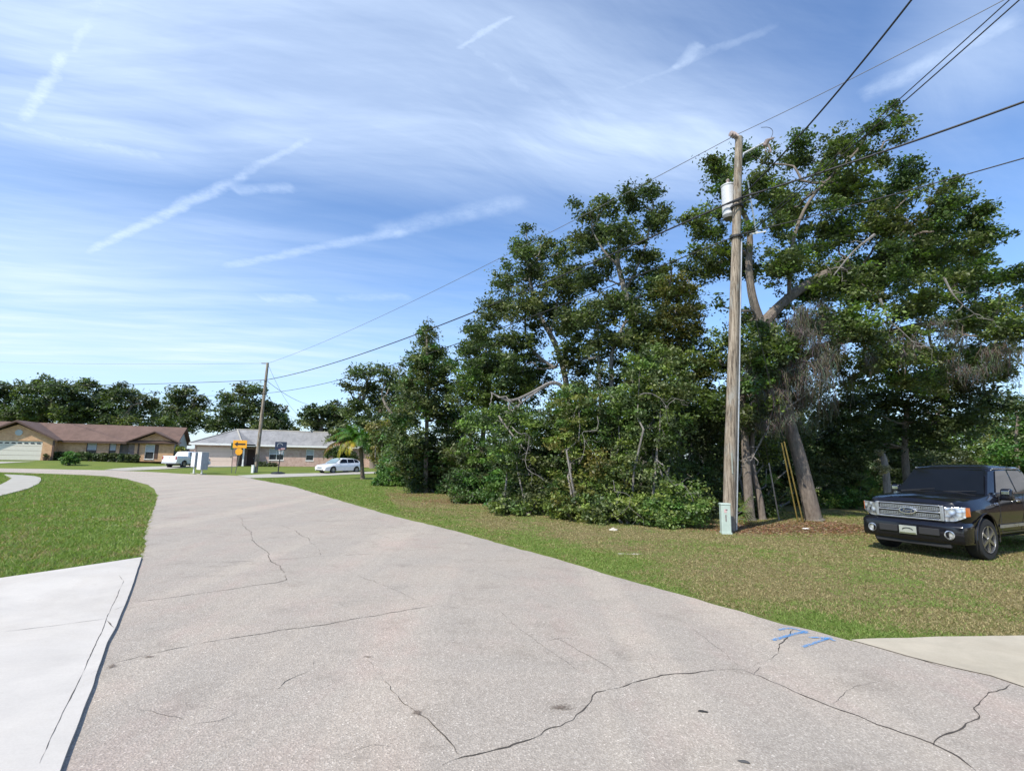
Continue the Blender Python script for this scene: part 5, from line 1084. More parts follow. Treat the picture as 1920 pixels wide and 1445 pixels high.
g = at(505, 872, 64.5); g.z = gh(g.x, g.y); shrub('shrub', 'low dark shrub under the double window of the grey-roofed house', g, [(g+Vector((dx, .2, .25)), .38) for dx in (-1.2, -.6, 0, .6)], PAL_DARK, leaf=0.12, clus=0.2, nleaf=24, cat='shrub', twf=0)
g = at(625, 880, 66); g.z = gh(g.x, g.y); shrub('shrub', 'dark green bush against the brick wall behind the white car', g, Bs([(620, 850, 12), (636, 846, 14), (650, 852, 14), (662, 862, 14), (640, 862, 14)], 66, .5), PAL_DARK+PAL_FRESH[1:2], leaf=0.24, clus=0.4, nleaf=30, cat='shrub', twf=0)
g = at(725, 890, 40); g.z = 0; shrub('shrub', 'pale straggly bush between the palm and the thicket', g, Bs([(712, 815, 20), (722, 840, 22), (706, 850, 14), (725, 870, 22), (738, 800, 22), (700, 800, 12), (742, 850, 22)], 40, 1), PAL_OLIVE+[(0.20, 0.19, 0.09), (0.12, 0.13, 0.05)], leaf=0.22, clus=0.5, nleaf=34, cat='shrub', updir=.1)

# ================================================================ STREET FURNITURE
def wire(label, a, b, r, sag, mat='wire', name='power_line', grp='overhead lines', n=40):
    a, b = Vector(a), Vector(b); root = None
    pts = [a.lerp(b, i/n)+Vector((0, 0, -sag*4*(i/n)*(1-i/n))) for i in range(n+1)]
    o = a.copy(); mb = MB(); mb.tube([p-o for p in pts], r, 6); ob_ = mb.build(name, MAT[mat]); ob_.location = o
    for p in ob_.data.polygons: p.use_smooth = True
    tag(ob_, label, 'overhead line', grp); return pts
# near pole
pb0 = gnd(1366, 995); PY = pb0.y; ptop = at(1385.5, 258, PY)
np_ = thing('utility_pole', 'tall weathered wooden utility pole with a white transformer beside the oaks', 'utility pole', pb0)
mb = MB(); L = ptop-pb0; K = 26
mb.tube([L*(i/K)+Vector((noise.noise(Vector((i*.3, 0, 0))), noise.noise(Vector((i*.3, 4, 0))), 0))*0.02 - (L.normalized()*0.3 if i == 0 else Vector()) for i in range(K+1)], [0.172-0.065*(i/K) for i in range(K+1)], 18); po = mb.build('pole', MAT['pole'], np_, smooth=True)
def onp(v):   # local point on pole axis at image row v
    t = (at(1366+(1385.5-1366)*(995-v)/737, v, PY).z-pb0.z)/(ptop.z-pb0.z); return L*t
mb = MB(); c0 = onp(402); c0 += Vector((-0.06, 0.34, 0.1)); h_ = (onp(342)-onp(402)).z
mb.loft(lathe_pts([(0, .18), (.03, .205), (h_*.93, .205), (h_*.94, .222), (h_*.97, .222), (h_, .18), (h_+.02, .1)], c0, (0, 0, 1), 24)); tf = mb.build('transformer', MAT['canwhite'], np_, smooth=True)
mb = MB(); mb.loft(lathe_pts([(-.07, .10), (-.065, .18), (0.0, .19)], c0, (0, 0, 1), 24)); mb.build('transformer_base', MAT['steelpost'], tf)
mb = MB(); mb.loft(lathe_pts([(0, .05), (.05, .07), (.1, .04), (.15, .06), (.2, .03)], c0+Vector((-.02, 0, h_)), (0.1, 0, 1), 12)); mb.build('bushing', MAT['porcelain'], tf)
mb = MB(); mb.tube([onp(372), c0+Vector((0.05, 0, h_*.5))], .04, 6); mb.build('bracket', MAT['galv'], np_); mb = MB(); mb.tube([onp(395), c0+Vector((0.05, 0, h_*.15))], .04, 6); mb.build('bracket', MAT['galv'], np_)
# top insulator
pt0 = onp(262); mb = MB(); ax = Vector((-0.55, -0.25, 0.08)).normalized()
mb.loft(lathe_pts([(-.02, .06), (.05, .09), (.07, .05), (.13, .10), (.15, .05), (.2, .10), (.22, .05), (.28, .085), (.3, .04)], pt0+Vector((-.04, 0, .08)), ax, 14)); mb.build('insulator', MAT['porcelain'], np_)
mb = MB(); arm0, arm1 = onp(296)+Vector((.09, 0, 0)), at(1432, 268, PY-0.1)-pb0
mb.tube([arm0, arm0+Vector((.08, 0, .14)), arm1], [.045, .035, .028], 8); ar = mb.build('bracket_arm', MAT['galv'], np_)
mb = MB(); mb.loft(lathe_pts([(0, .05), (.05, .075), (.08, .04), (.13, .075), (.16, .04), (.2, .07), (.24, .03)], arm1+Vector((0.02, 0, -.1)), (0.55, 0, 1), 12)); mb.tube([arm1+Vector((.12, 0, .1)), arm1+Vector((.3, 0, .16))], .035, 6); mb.tube([arm1+Vector((.1, 0, .05)), arm1+Vector((.2, 0, -.28))], .03, 6); mb.tube([arm1+Vector((.12, 0, .12)), arm1+Vector((.03, 0, -.25)), arm1+Vector((.2, 0, -.30))], .015, 5); mb.build('cutout_fuse', MAT['porcelain'], ar)
mb = MB(); tp_ = arm1+Vector((.2, 0, .1)); mb.tube(chaikin([tp_, tp_+Vector((.12, 0, .28)), tp_+Vector((0.0, 0, .42)), tp_+Vector((-.25, 0, .40))], 3), .008, 5)
mb.tube(chaikin([arm1+Vector((.1, 0, -.2)), arm1+Vector((-.1, .1, -.9)), onp(345)+Vector((.2, .2, 0)), c0+Vector((0, 0, h_+.2))], 3), .008, 5); mb.build('jumper_wire', MAT['wire'], np_)
mb = MB()
for v_ in (388, 445): bd_ = MB(); bd_.loft(lathe_pts([(-.03, .175), (.03, .175)], onp(v_), (0, 0, 1), 18)); bd_.build('band', MAT['wire'], np_)
mb.tube([onp(380)+Vector((-.4, -.2, -.16)), onp(380)+Vector((0, -.2, 0)), onp(376)+Vector((.35, -.2, .12))], .03, 6); mb.tube([onp(383)+Vector((-.3, -.2, -.22)), onp(378)+Vector((.55, -.2, .12))], .022, 6); mb.build('clamp_hardware', MAT['wire'], np_)
mb = MB(); mb.tube([onp(992)+Vector((.175, -.09, 0)), onp(450)+Vector((.125, -.07, 0))], .022, 6); mb.build('conduit', MAT['galv'], np_)
mb = MB(); mb.box((onp(868)+Vector((-.03, -.175, 0))), (.03, .012, .55)); mb.build('marker_strip', MAT['plate'], np_)
# strain rod and guys
sr = at(1402, 338, PY+.3), at(1418, 436, PY+.6)
guyg = 'guy wires of the near utility pole'
def guy(label, v_att, u, v, um, vm, Yd, mat_g):
    g = gnd(u, v); top = pb0+onp(v_att); root = thing('guy_wire', label, 'guy wire', g, 0, guyg)
    d = top-g; kk = ((at(um, vm, g.y).z-g.z)/d.z)
    mb = MB(); mb.tube([Vector((0, 0, 0)), d], .006, 5); mb.build('strand', MAT['wire'], root)
    mb = MB(); mb.tube([d.normalized()*.02, d*kk], .021, 8); mb.build('guard', MAT[mat_g], root)
guy('left of the two yellow-sleeved guy wires at the leaning oak', 420, 1496, 978, 1468, 832, 0, 'guard'); guy('right of the two yellow-sleeved guy wires, closest to the leaning oak', 445, 1506, 979, 1475, 830, 0, 'guard'); guy('grey-sleeved guy wire between the pole and the yellow ones', 520, 1461, 975, 1437, 868, 0, 'galv')
rod = thing('strain_rod', 'thin grey insulating rod hanging right of the transformer', 'insulator rod', sr[0]); mb = MB(); dv = sr[1]-sr[0]; mb.tube([(0, 0, 0), dv], .022, 8); mb.build('rod', MAT['satin'], rod); mb = MB(); mb.tube([dv*0.985, dv*1.02+Vector((.02, 0, 0))], .05, 8); mb.tube([dv+Vector((-.2, 0, -.06)), dv+Vector((.3, 0, .04))], .02, 6); mb.build('end_fitting', MAT['white'], rod)
# pedestal
g = gnd(1361, 1000); pd = thing('cable_pedestal', 'pale green cable pedestal at the foot of the near utility pole', 'cable pedestal', g, R(-8))
mb = MB(); mb.box((0, 0, .36), (.23, .22, .72)); b1 = mb.build('body', MAT['pedestal'], pd, bevel=.015); mb = MB(); mb.box((0, 0, .745), (.25, .24, .05)); mb.build('cap', MAT['pedestal'], pd, bevel=.015); mb = MB(); mb.box((0, 0, .02), (.25, .24, .05)); mb.build('foot', MAT['pedestal'], pd)
mb = MB(); mb.box((-.015, -.113, .58), (.065, .004, .09)); mb.build('sticker', MAT['sticker'], pd); mb = MB(); mb.box((0.01, -.1165, .61), (.045, .003, .025)); mb.box((-.01, -.1135, .40), (.022, .004, .17)); mb.build('sticker', MAT['stickerd'], pd)
# far pole
fb0 = gnd(479, 886); ft = at(502, 680, fb0.y)
fp = thing('utility_pole', 'distant slightly leaning wooden utility pole on the far corner', 'utility pole', fb0); mb = MB(); Lf = ft-fb0
mb.tube([Lf*(i/8) for i in range(9)], [.19-.07*i/8 for i in range(9)], 12); mb.build('pole', MAT['pole'], fp, smooth=True)
def onf(v): return Lf*((at(490, v, fb0.y).z-fb0.z)/Lf.z)
mb = MB(); mb.box(onf(681)+Vector((-.3, 0, 0)), (.62, .08, .08)); mb.build('top_bracket', MAT['steelpost'], fp)
mb = MB(); mb.box(onf(713)+Vector((-.15, -.2, 0)), (.6, .08, .06)); mb.box(onf(737), (.36, .36, .06)); mb.build('clamp_hardware', MAT['steelpost'], fp)
g = gnd(473.5, 886.5); bx_ = thing('cable_pedestal', 'narrow white cable pedestal at the foot of the distant pole', 'cable pedestal', g); mb = MB(); mb.box((0, 0, .35), (.22, .22, .7)); mb.build('body', MAT['boxwhite'], bx_, bevel=.02); mb = MB(); mb.box((0, 0, .72), (.25, .25, .05)); mb.build('cap', MAT['boxwhite'], bx_)
nT = pb0+onp(262)+Vector((-.1, 0, .14)); nM = pb0+onp(378)+Vector((0, -.22, 0)); nL = pb0+onp(445)+Vector((0, -.17, 0)); fT = fb0+onf(681); fM = fb0+onf(712); fL = fb0+onf(737)
wire('thin top wire from the distant pole to the near pole top', fT, nT, .012, .55, 'alum'); wire('thick bundled cable from the distant pole to the near pole', fM, nM, .028, .75); wire('lower communication cable between the two poles', fL, nL, .018, .9)
def beyond(a, u, v, Z, k=1.6):
    p = atz(u, v, Z); return a+(p-a)*k
wire('thin top wire from the near pole to the upper right corner', nT, beyond(nT, 1866, 0, nT.z+.1, 1.5), .010, .12, 'alum')
wire('thick bundled cable running right from below the transformer', nM, beyond(nM, 1920, 185, nM.z, 1.3), .026, .10); wire('thin lower cable running right in front of the oak', nL, beyond(nL, 1920, 293, nL.z, 1.3), .014, .06)
sv = pb0+onp(372)+Vector((.15, .1, .1)); wire('twisted black service cable rising steeply from the transformer', sv, beyond(sv, 1697, 0, sv.z+1.1, 1.25), .022, .25)
s2 = pb0+onp(436)+Vector((.3, .4, 0)); wire('left one of two parallel cables rising to the upper right', s2, beyond(s2, 1889, 0, s2.z+1.6, 1.2), .012, .06); wire('right one of two parallel cables rising to the upper right', s2+Vector((.05, 0, -.02)), beyond(s2, 1905, 0, s2.z+1.5, 1.2), .014, .08)
wire('faint top wire leaving the distant pole to the left', fT+Vector((-.6, 0, 0)), at(-60, 677, 62), .010, .2, 'alum'); wire('middle cable leaving the distant pole to the left', fM, at(-60, 722, 66), .025, .25); wire('low cable leaving the distant pole to the left', fL, at(240, 741, 66), .015, .2)
wire('service drop from the distant pole top to the grey roof', fT, at(556, 775, 60), .012, .5); wire('service drop from the middle of the distant pole', fM, at(577, 758, 62), .02, .3); wire('lowest service drop from the distant pole', fL, at(556, 786, 60), .014, .3)

# signs
gsn = gnd(441, 887); sg = thing('arrow_sign', 'yellow sign with a black left arrow above a small yellow plate', 'road sign', gsn, R(6))
ts = at(455, 828, gsn.y)-gsn; mb = MB(); mb.tube([(0, 0, 0), (ts.x, .04, ts.z)], .035, 6); mb.build('post', MAT['steelpost'], sg)
cs_ = at(450, 832.5, gsn.y)-gsn; hw, hh = .62, .36
mb = MB(); mb.box((cs_.x, -.03, cs_.z), (hw*2, .02, hh*2)); pn = mb.build('arrow_panel', MAT['yellow'], sg, bevel=.005)
ar_ = [(-.5, 0), (-.2, .23), (-.2, .08), (.5, .08), (.5, -.08), (-.2, -.08), (-.2, -.23)]
mb = MB(); mb.prism([(cs_.x+x, cs_.z+z) for x, z in ar_], 'y', -.046, -.0425); mb.build('arrow', MAT['black'], pn)
c2 = at(448, 846.5, gsn.y)-gsn; mb = MB(); mb.prism([(c2.x+.34*math.cos(R(22.5+45*k)), c2.z+.34*math.sin(R(22.5+45*k))) for k in range(8)], 'y', -.04, -.02); mb.build('small_plate', MAT['yellow'], sg)
gsn = gnd(434, 886.5); sg = thing('street_sign', 'slim dark green sign seen nearly edge-on left of the arrow sign', 'road sign', gsn, R(4)); tz = (at(436, 830, gsn.y)-gsn)
mb = MB(); mb.tube([(0, 0, 0), (tz.x*.7, 0, tz.z)], .032, 6); mb.build('post', MAT['steelpost'], sg); mb = MB(); mb.box((tz.x*.7, -.05, tz.z-.32), (.24, .02, .62), Matrix.Rotation(R(20), 3, 'Z')); mb.build('sign_panel', MAT['green_sign'], sg); mb = MB(); mb.box((tz.x*.5, -.04, tz.z-1.25), (.16, .02, .36), Matrix.Rotation(R(45), 3, 'Y')); mb.build('small_plate', MAT['steelpost'], sg)
# basketball hoop
gb_ = gnd(521, 888.5); bh = thing('basketball_hoop', 'portable basketball hoop with a dark navy backboard on the far lawn', 'basketball hoop', gb_, R(4))
tz = at(527.5, 840, gb_.y)-gb_; mb = MB(); mb.tube([(0, 0, .05), (tz.x*.9, 0, tz.z)], .05, 8); mb.build('post', MAT['black'], bh)
mb = MB(); mb.loft(lathe_pts([(0, .62), (.12, .6), (.2, .3), (.22, .08)], (0, 0, 0), (0, 0, 1), 16)); mb.build('base', MAT['black'], bh)
cb_ = at(527.5, 835.5, gb_.y)-gb_; mb = MB(); mb.box((cb_.x, -.12, cb_.z), (1.06, .04, .74)); bo = mb.build('backboard', MAT['navy'], bh, bevel=.01)
mb = MB()
for k in range(8):
    a_ = R(200-k*26); mb.box((cb_.x-.08+.24*math.cos(a_), -.1435, cb_.z+.02+.20*math.sin(a_)), (.10, .004, .028), Matrix.Rotation(-(a_+math.pi/2), 3, 'Y'))
mb.build('emblem', MAT['greysiding'], bo)
mb = MB(); mb.box((cb_.x+.22, -.1435, cb_.z-.26), (.36, .004, .08)); mb.build('stripe', MAT['sticker'], bo)
mb = MB(); mb.tube([(cb_.x+.15+.22*math.cos(a), -.4+.22*math.sin(a), cb_.z-.36) for a in [2*math.pi*i/14 for i in range(15)]], .018, 5, cap=False); mb.build('rim', MAT['red'], bh)
mb = MB()
for i in range(10):
    a = 2*math.pi*i/10; mb.tube([(cb_.x+.15+.22*math.cos(a), -.4+.22*math.sin(a), cb_.z-.36), (cb_.x+.15+.12*math.cos(a+.3), -.4+.12*math.sin(a+.3), cb_.z-.75)], .008, 3)
mb.build('net', MAT['white'], bh)
# cluster mailboxes
MG = 'cluster mailboxes on the far corner'
def cluster(label, u, v, w, d, z0, z1, rz, legs, loc_off=(0, 0)):
    g = gnd(u, v); g.x += loc_off[0]; g.y += loc_off[1]; root = thing('cluster_mailbox', label, 'mailbox', g, rz, MG)
    mb = MB(); mb.box((0, d/2+.012, (z0+z1)/2), (w, d-.02, z1-z0)); mb.build('cabinet', MAT['boxshade'], root, bevel=.01)
    mb = MB(); cols = 1 if w < .7 else 2; rows = 6
    for c_ in range(cols):
        for r_ in range(rows):
            cw, ch = (w-.04)/cols, (z1-z0-.04)/rows; mb.box((-w/2+.02+cw*(c_+.5), 0, z0+.02+ch*(r_+.5)), (cw-.008, .02, ch-.008))
    do = mb.build('doors', MAT['boxwhite'], root); mb = MB()
    for r_ in range(rows): mb.box((w*.3, -.014, z0+.02+(z1-z0-.04)/rows*(r_+.5)), (.03, .006, .03))
    mb.build('locks', MAT['galv'], do)
    mb = MB(); mb.box((0, d/2, z1+.02), (w+.04, d+.04, .04)); mb.build('roof_cap', MAT['boxwhite'], root)
    for lx in legs:
        mb = MB(); mb.box((lx, d/2, z0/2), (.10, .10, z0)); mb.build('leg', MAT['boxwhite'], root)
    mb = MB(); mb.box((0, d/2, .03), (w*.9, d*.9, .06)); mb.build('base_plate', MAT['slab_far'], root)
cluster('wider cluster mailbox, in front of the white pickup', 371, 889.5, .62, .62, .42, 1.93, R(-30), (0,))
cluster('narrower cluster mailbox set just behind the other', 354, 888.5, .62, .50, .62, 1.88, R(-30), (-.15,), (0, .4))

# ================================================================ VEHICLES
def boolcut(o, cutters):
    for cmb in cutters:
        c = cmb.build('cut_helper', None); c.parent = o.parent
        m = o.modifiers.new('b', 'BOOLEAN'); m.operation = 'DIFFERENCE'; m.object = c; m.solver = 'EXACT'
        bpy.context.view_layer.update()
        me = bpy.data.meshes.new_from_object(o.evaluated_get(bpy.context.evaluated_depsgraph_get()))
        o.modifiers.clear(); old = o.data; o.data = me; bpy.data.meshes.remove(old); bpy.data.objects.remove(c)
    try: o.data.set_sharp_from_angle(angle=R(32))
    except Exception: pass
def ring_body(x, wb, wm, wt, zb, zm, zt, crown):
    """cross-section at x: half ring symmetric, from bottom to top"""
    P = [(wb*0.9, zb), (wb, zb+.05), (wm, zm), (wm*0.998, zm+(zt-zm)*.35), (wt+.035, zt-.07), (wt, zt-.015), (wt-.07, zt+.012), (wt*.5, zt+crown*.8)]
    ring = [(x, y, z) for y, z in P] + [(x, 0, zt+crown)] + [(x, -y, z) for y, z in reversed(P)]
    return ring
def wheel(root, x, y, r, w, side, rimmat='rim', steer=0, spokes=6):
    wo = bpy.data.objects.new('wheel', None)
    ax = Vector((0, side, 0)); c = Vector((x, y, r))
    me = MB(); me.loft(lathe_pts([(-w/2, r*.62), (-w/2, r*.93), (-w/2+.03, r*.985), (-w*.2, r), (w*.2, r), (w/2-.03, r*.985), (w/2, r*.93), (w/2+.004, r*.70), (w/2-.02, r*.655)], (0, 0, 0), (0, side, 0), 40), cap=True)
    tyre = me.build('wheel', MAT['tyre'], root, smooth=True); tyre.location = c; tyre.rotation_euler = (0, 0, steer)
    m2 = MB(); rr = r*.66; m2.loft(lathe_pts([(w/2-.11, .02), (w/2-.10, rr*.93), (w/2-.01, rr), (w/2+.012, rr*.98), (w/2+.008, rr*.93), (w/2-.04, rr*.90), (w/2-.085, rr*.9), (w/2-.088, .02)], (0, 0, 0), (0, side, 0), 40), cap=False)
    for k in range(spokes):
        a = 2*math.pi*k/spokes; M = Matrix.Rotation(a, 3, 'Y'); p = M @ Vector((0, 0, rr*.5)); m2.box((p.x, side*(w/2-.02), p.z), (rr*.20, .05, rr*.95), M)
    m2.loft(lathe_pts([(w/2-.06, .02), (w/2-.05, rr*.24), (w/2+.012, rr*.20), (w/2+.016, .01)], (0, 0, 0), (0, side, 0), 20))
    m2.build('rim', MAT[rimmat], tyre, smooth=True)
def text_mesh(txt, size, depth, shear=0.0):
    cu = bpy.data.curves.new('lettering', 'FONT'); cu.body = txt; cu.size = size; cu.extrude = depth; cu.align_x = 'CENTER'; cu.align_y = 'CENTER'; cu.shear = shear
    o = bpy.data.objects.new('lettering', cu); COL.objects.link(o); bpy.context.view_layer.update()
    me = bpy.data.meshes.new_from_object(o.evaluated_get(bpy.context.evaluated_depsgraph_get())); bpy.data.objects.remove(o); return me
def pickup(name, label, loc, rz, paint, tint='carglass', detail=True, tailgate_logo=False):
    """x forward (front bumper at 0, rear at -5.87), y to the driver's side, z up"""
    root = thing(name, label, 'pickup truck', loc, rz, None)
    PM = MAT[paint]; b = MB()
    S_ = [(-.10, .70, .80, .66, .62, .80, 1.06, .03), (-.16, .80, .90, .76, .52, .84, 1.115, .05), (-.28, .86, .955, .82, .50, .86, 1.14, .06), (-.55, .93, .985, .86, .48, .88, 1.165, .075), (-1.0, .95, 1.0, .88, .45, .9, 1.20, .075), (-1.38, .95, 1.0, .885, .42, .9, 1.245, .06), (-1.52, .95, 1.0, .90, .42, .9, 1.255, .03),
          (-2.4, .95, 1.0, .915, .42, .9, 1.27, 0), (-3.98, .95, 1.0, .915, .42, .9, 1.28, 0), (-4.02, .95, 1.0, .94, .42, .9, 1.33, 0), (-5.5, .95, .995, .94, .46, .9, 1.34, 0), (-5.74, .93, .97, .92, .52, .9, 1.33, 0), (-5.79, .90, .93, .88, .56, .9, 1.30, 0)]
    b.loft([ring_body(*s) for s in S_])
    body = b.build('body', PM, root, smooth=True)
    cuts = []
    for x in (-.94, -4.62):
        c = MB(); ring = []
        for yy in (.60, 1.3): ring.append([(x+.50*math.cos(a), yy, .40+.50*math.sin(a)) for a in [2*math.pi*k/32 for k in range(32)]])
        c.loft(ring); cuts.append(c); c = MB(); c.loft([[(p[0], -p[1], p[2]) for p in r_] for r_ in ring]); cuts.append(c)
    c = MB(); c.bx(-5.70, -4.08, -.80, .80, .80, 2.0); cuts.append(c)
    boolcut(body, cuts)
    # wheel arch liners
    mb = MB()
    for x in (-.94, -4.62):
        for s in (-1, 1): mb.loft([[(x+.50*math.cos(a), s*yy, .40+.50*math.sin(a)) for a in [math.pi*k/16 for k in range(17)]] for yy in (.55, .93)], cap=False)
    mb.build('wheel_liner', MAT['blackm'], root)
    mb = MB(); mb.bx(-5.5, -.35, -.55, .55, .30, .50); mb.bx(-.95-.1, -.95+.1, -.7, .7, .33, .43); mb.bx(-4.72, -4.52, -.7, .7, .33, .45); mb.build('chassis', MAT['blackm'], root)
    # cabin
    cb = MB()
    def cring(x, wb, wt, zb, zt, crown): return [(x[0], wb, zb), (x[1], wt+.02, zt-.07), (x[2], wt-.03, zt-.012), (x[2], wt*.5, zt+crown*.8), (x[2], 0, zt+crown), (x[2], -wt*.5, zt+crown*.8), (x[2], -wt+.03, zt-.012), (x[1], -wt-.02, zt-.07), (x[0], -wb, zb)]
    cb.loft([cring((-1.42, -2.02, -2.12), .88, .70, 1.235, 1.80, .015), cring((-1.75, -2.16, -2.3), .90, .725, 1.24, 1.835, .025), cring((-2.9, -2.9, -2.9), .905, .74, 1.25, 1.865, .03), cring((-3.7, -3.65, -3.6), .905, .735, 1.26, 1.85, .03), cring((-4.0, -3.84, -3.78), .90, .70, 1.27, 1.82, .015)])
    cb.build('cabin', PM, root, smooth=True)
    # glass
    def quadplate(pts, off, mat, nm, parent=root, th=.012):
        P = [Vector(p) for p in pts]; n_ = (P[1]-P[0]).cross(P[2]-P[0]).normalized(); cent = sum(P, Vector())/len(P)
        if n_.dot(cent-Vector((-2.8, 0, 1.5))) < 0: n_ = -n_
        m_ = MB(); k = len(P); m_.add([p+n_*(off-th) for p in P]+[p+n_*off for p in P], [tuple(reversed(range(k))), tuple(range(k, 2*k))]+[(i, (i+1) % k, (i+1) % k+k, i+k) for i in range(k)]); return m_.build(nm, MAT[mat], parent)
    quadplate([(-1.44, -.83, 1.255), (-1.44, .83, 1.255), (-1.97, .685, 1.742), (-2.09, .60, 1.785), (-2.09, -.60, 1.785), (-1.97, -.685, 1.742)], .018, tint, 'windshield')
    for s in (1, -1):
        sl_ = lambda x, z: (x, s*(.905-(z-1.25)/.55*.158), z)
        quadplate([sl_(-1.80, 1.30), sl_(-2.80, 1.30), sl_(-2.80, 1.76), sl_(-2.25, 1.75)], .012, 'sideglass' if detail else tint, 'side_window')
        quadplate([sl_(-2.88, 1.30), sl_(-3.62, 1.30), sl_(-3.52, 1.755), sl_(-2.88, 1.76)], .012, 'sideglass' if detail else tint, 'side_window')
        if detail:
            m_ = MB(); m_.tube([sl_(-1.72, 1.275), sl_(-3.75, 1.285)], .012, 4); m_.build('window_trim', MAT['chrome'], root)
            m_ = MB(); m_.tube([sl_(-2.2, 1.80), sl_(-3.6, 1.81)], .018, 4); m_.build('rain_visor', MAT['satin'], root)
        # mirror
        m_ = MB(); m_.box((-1.86, s*1.06, 1.27), (.16, .22, .24), taper=.85); mo = m_.build('mirror', PM, root, smooth=True, bevel=.04, seg=3); m_ = MB(); m_.tube([(-1.86, s*.90, 1.24), (-1.86, s*1.0, 1.24)], .035, 6); m_.build('mirror_arm', MAT['black'], mo)
        m_ = MB(); m_.box((-1.775, s*1.06, 1.31), (.012, .13, .07)); m_.build('mirror_cap', MAT['chrome'], mo, bevel=.005)
        for x in ((-2.55, -3.45) if detail else (-2.6,)): m_ = MB(); m_.box((x, s*1.008, 1.12), (.17, .03, .04)); m_.build('door_handle', PM if not detail else MAT['chrome'], root, bevel=.01)
        m_ = MB()
        for x in (-1.62, -2.84, -3.72): m_.box((x, s*.9985, .86), (.010, .008, .74))
        m_.box((-2.67, s*.9985, .50), (2.1, .008, .010)); m_.build('door_seam', MAT['blackm'], root)
        wheel(root, -.94, s*.86, .405, .27, s, steer=R(-3)); wheel(root, -4.62, s*.86, .405, .27, s)
        # arch lip
        for x in (-.94, -4.62): m_ = MB(); m_.tube([(x+.505*math.cos(a), s*1.0, .40+.505*math.sin(a)) for a in [R(-8)+R(196)*k/20 for k in range(21)]], .016, 5); m_.build('arch_lip', PM, root)
        m_ = MB(); m_.bx(-4.0, -1.55, s*.99 if s > 0 else s*1.005, s*1.005 if s > 0 else s*.99, .60, .66) ; m_.build('side_moulding', MAT['satin' if detail else paint], root)
        # lamps at the front
        yy = .775
        m_ = MB(); xs = -.065
        m_.loft([[(xs-.10, s*.638, .74), (xs-.10, s*.80, .76), (xs-.10, s*.955, .84), (xs-.12, s*.965, 1.045), (xs-.10, s*.638, 1.025)], [(xs+.01, s*.64, .745), (xs-.02, s*.80, .765), (xs-.09, s*.945, .845), (xs-.10, s*.955, 1.04), (xs, s*.64, 1.02)]]); lm = m_.build('headlight', MAT['lamp'], root, bevel=.008)
        m_ = MB(); m_.loft([[(xs-.088, s*.952, .86), (xs-.19, s*.996, .87), (xs-.20, s*.99, 1.03), (xs-.098, s*.962, 1.035)], [(xs-.13, s*.93, .86), (xs-.22, s*.955, .87), (xs-.24, s*.95, 1.03), (xs-.13, s*.93, 1.03)]]); m_.build('turn_signal', MAT['amber'], lm)
        m_ = MB(); m_.loft(lathe_pts([(0, .085), (.03, .088), (.035, .07), (.01, .065), (.012, .01)], (.0, s*.72, .50), (1, 0, 0), 20)); m_.build('fog_light', MAT['lamp'], root)
        m_ = MB(); m_.loft([[(-5.80, s*.78, .95), (-5.80, s*.92, .95), (-5.80, s*.90, 1.28), (-5.80, s*.78, 1.28)], [(-5.83, s*.78, .95), (-5.82, s*.90, .95), (-5.82, s*.89, 1.27), (-5.83, s*.78, 1.27)]]); m_.build('taillight', MAT['taillight'], root)
    # bumper
    b = MB(); b.loft([[(xa+.02, y, .38) for y in ys_] + [(xa, y, .70) for y in reversed(ys_)] for xa, ys_ in [(-.28, (-.97, 0, .97)), ]] and
        [[(-.42, yv*1.0, z) if False else (x, yv, z) for x, yv, z in rr_] for rr_ in
         [[(-.40, -.985, .33), (-.06, -.93, .33), (.0, -.60, .33), (.02, 0, .33), (.0, .60, .33), (-.06, .93, .33), (-.40, .985, .33)], [(-.40, -.99, .39), (-.03, -.94, .39), (.03, -.60, .39), (.05, 0, .39), (.03, .60, .39), (-.03, .94, .39), (-.40, .99, .39)],
          [(-.40, -.99, .66), (-.03, -.94, .66), (.03, -.60, .66), (.05, 0, .66), (.03, .60, .66), (-.03, .94, .66), (-.40, .99, .66)], [(-.40, -.97, .735), (-.09, -.90, .735), (-.04, -.60, .735), (-.03, 0, .735), (-.04, .60, .735), (-.09, .90, .735), (-.40, .97, .735)]]])
    bm_ = b.build('front_bumper', PM if detail else MAT['white'], root, bevel=.012, smooth=True)
    m_ = MB(); m_.bx(-.16, -.04, -.70, .70, .24, .36); m_.build('air_dam', MAT['blackm'], root, bevel=.02)
    if detail:
        for s in (1, -1): m_ = MB(); m_.bx(.0, .066, s*.20 if s > 0 else -.56, .56 if s > 0 else -.20, .465, .60); m_.build('bumper_pad', MAT['blackm'], bm_, bevel=.012)
        m_ = MB(); m_.bx(.055, .075, -.16, .16, .44, .605); pl = m_.build('front_plate', MAT['plate'], root, bevel=.004)
        m_ = MB(); m_.tube([(.080, .10*math.cos(a), .515+.05*math.sin(a)) for a in [R(15+150*k/10) for k in range(11)]], .009, 4); m_.build('plate_emblem', MAT['black'], pl); m_ = MB(); m_.bx(.075, .078, -.15, .15, .445, .475); m_.build('plate_band', MAT['chrome'], pl)
    # grille
    x0 = -.055
    m_ = MB(); m_.bx(x0-.06, x0, -.60, .60, .77, 1.04); gr = m_.build('grille', MAT['blackm'], root)
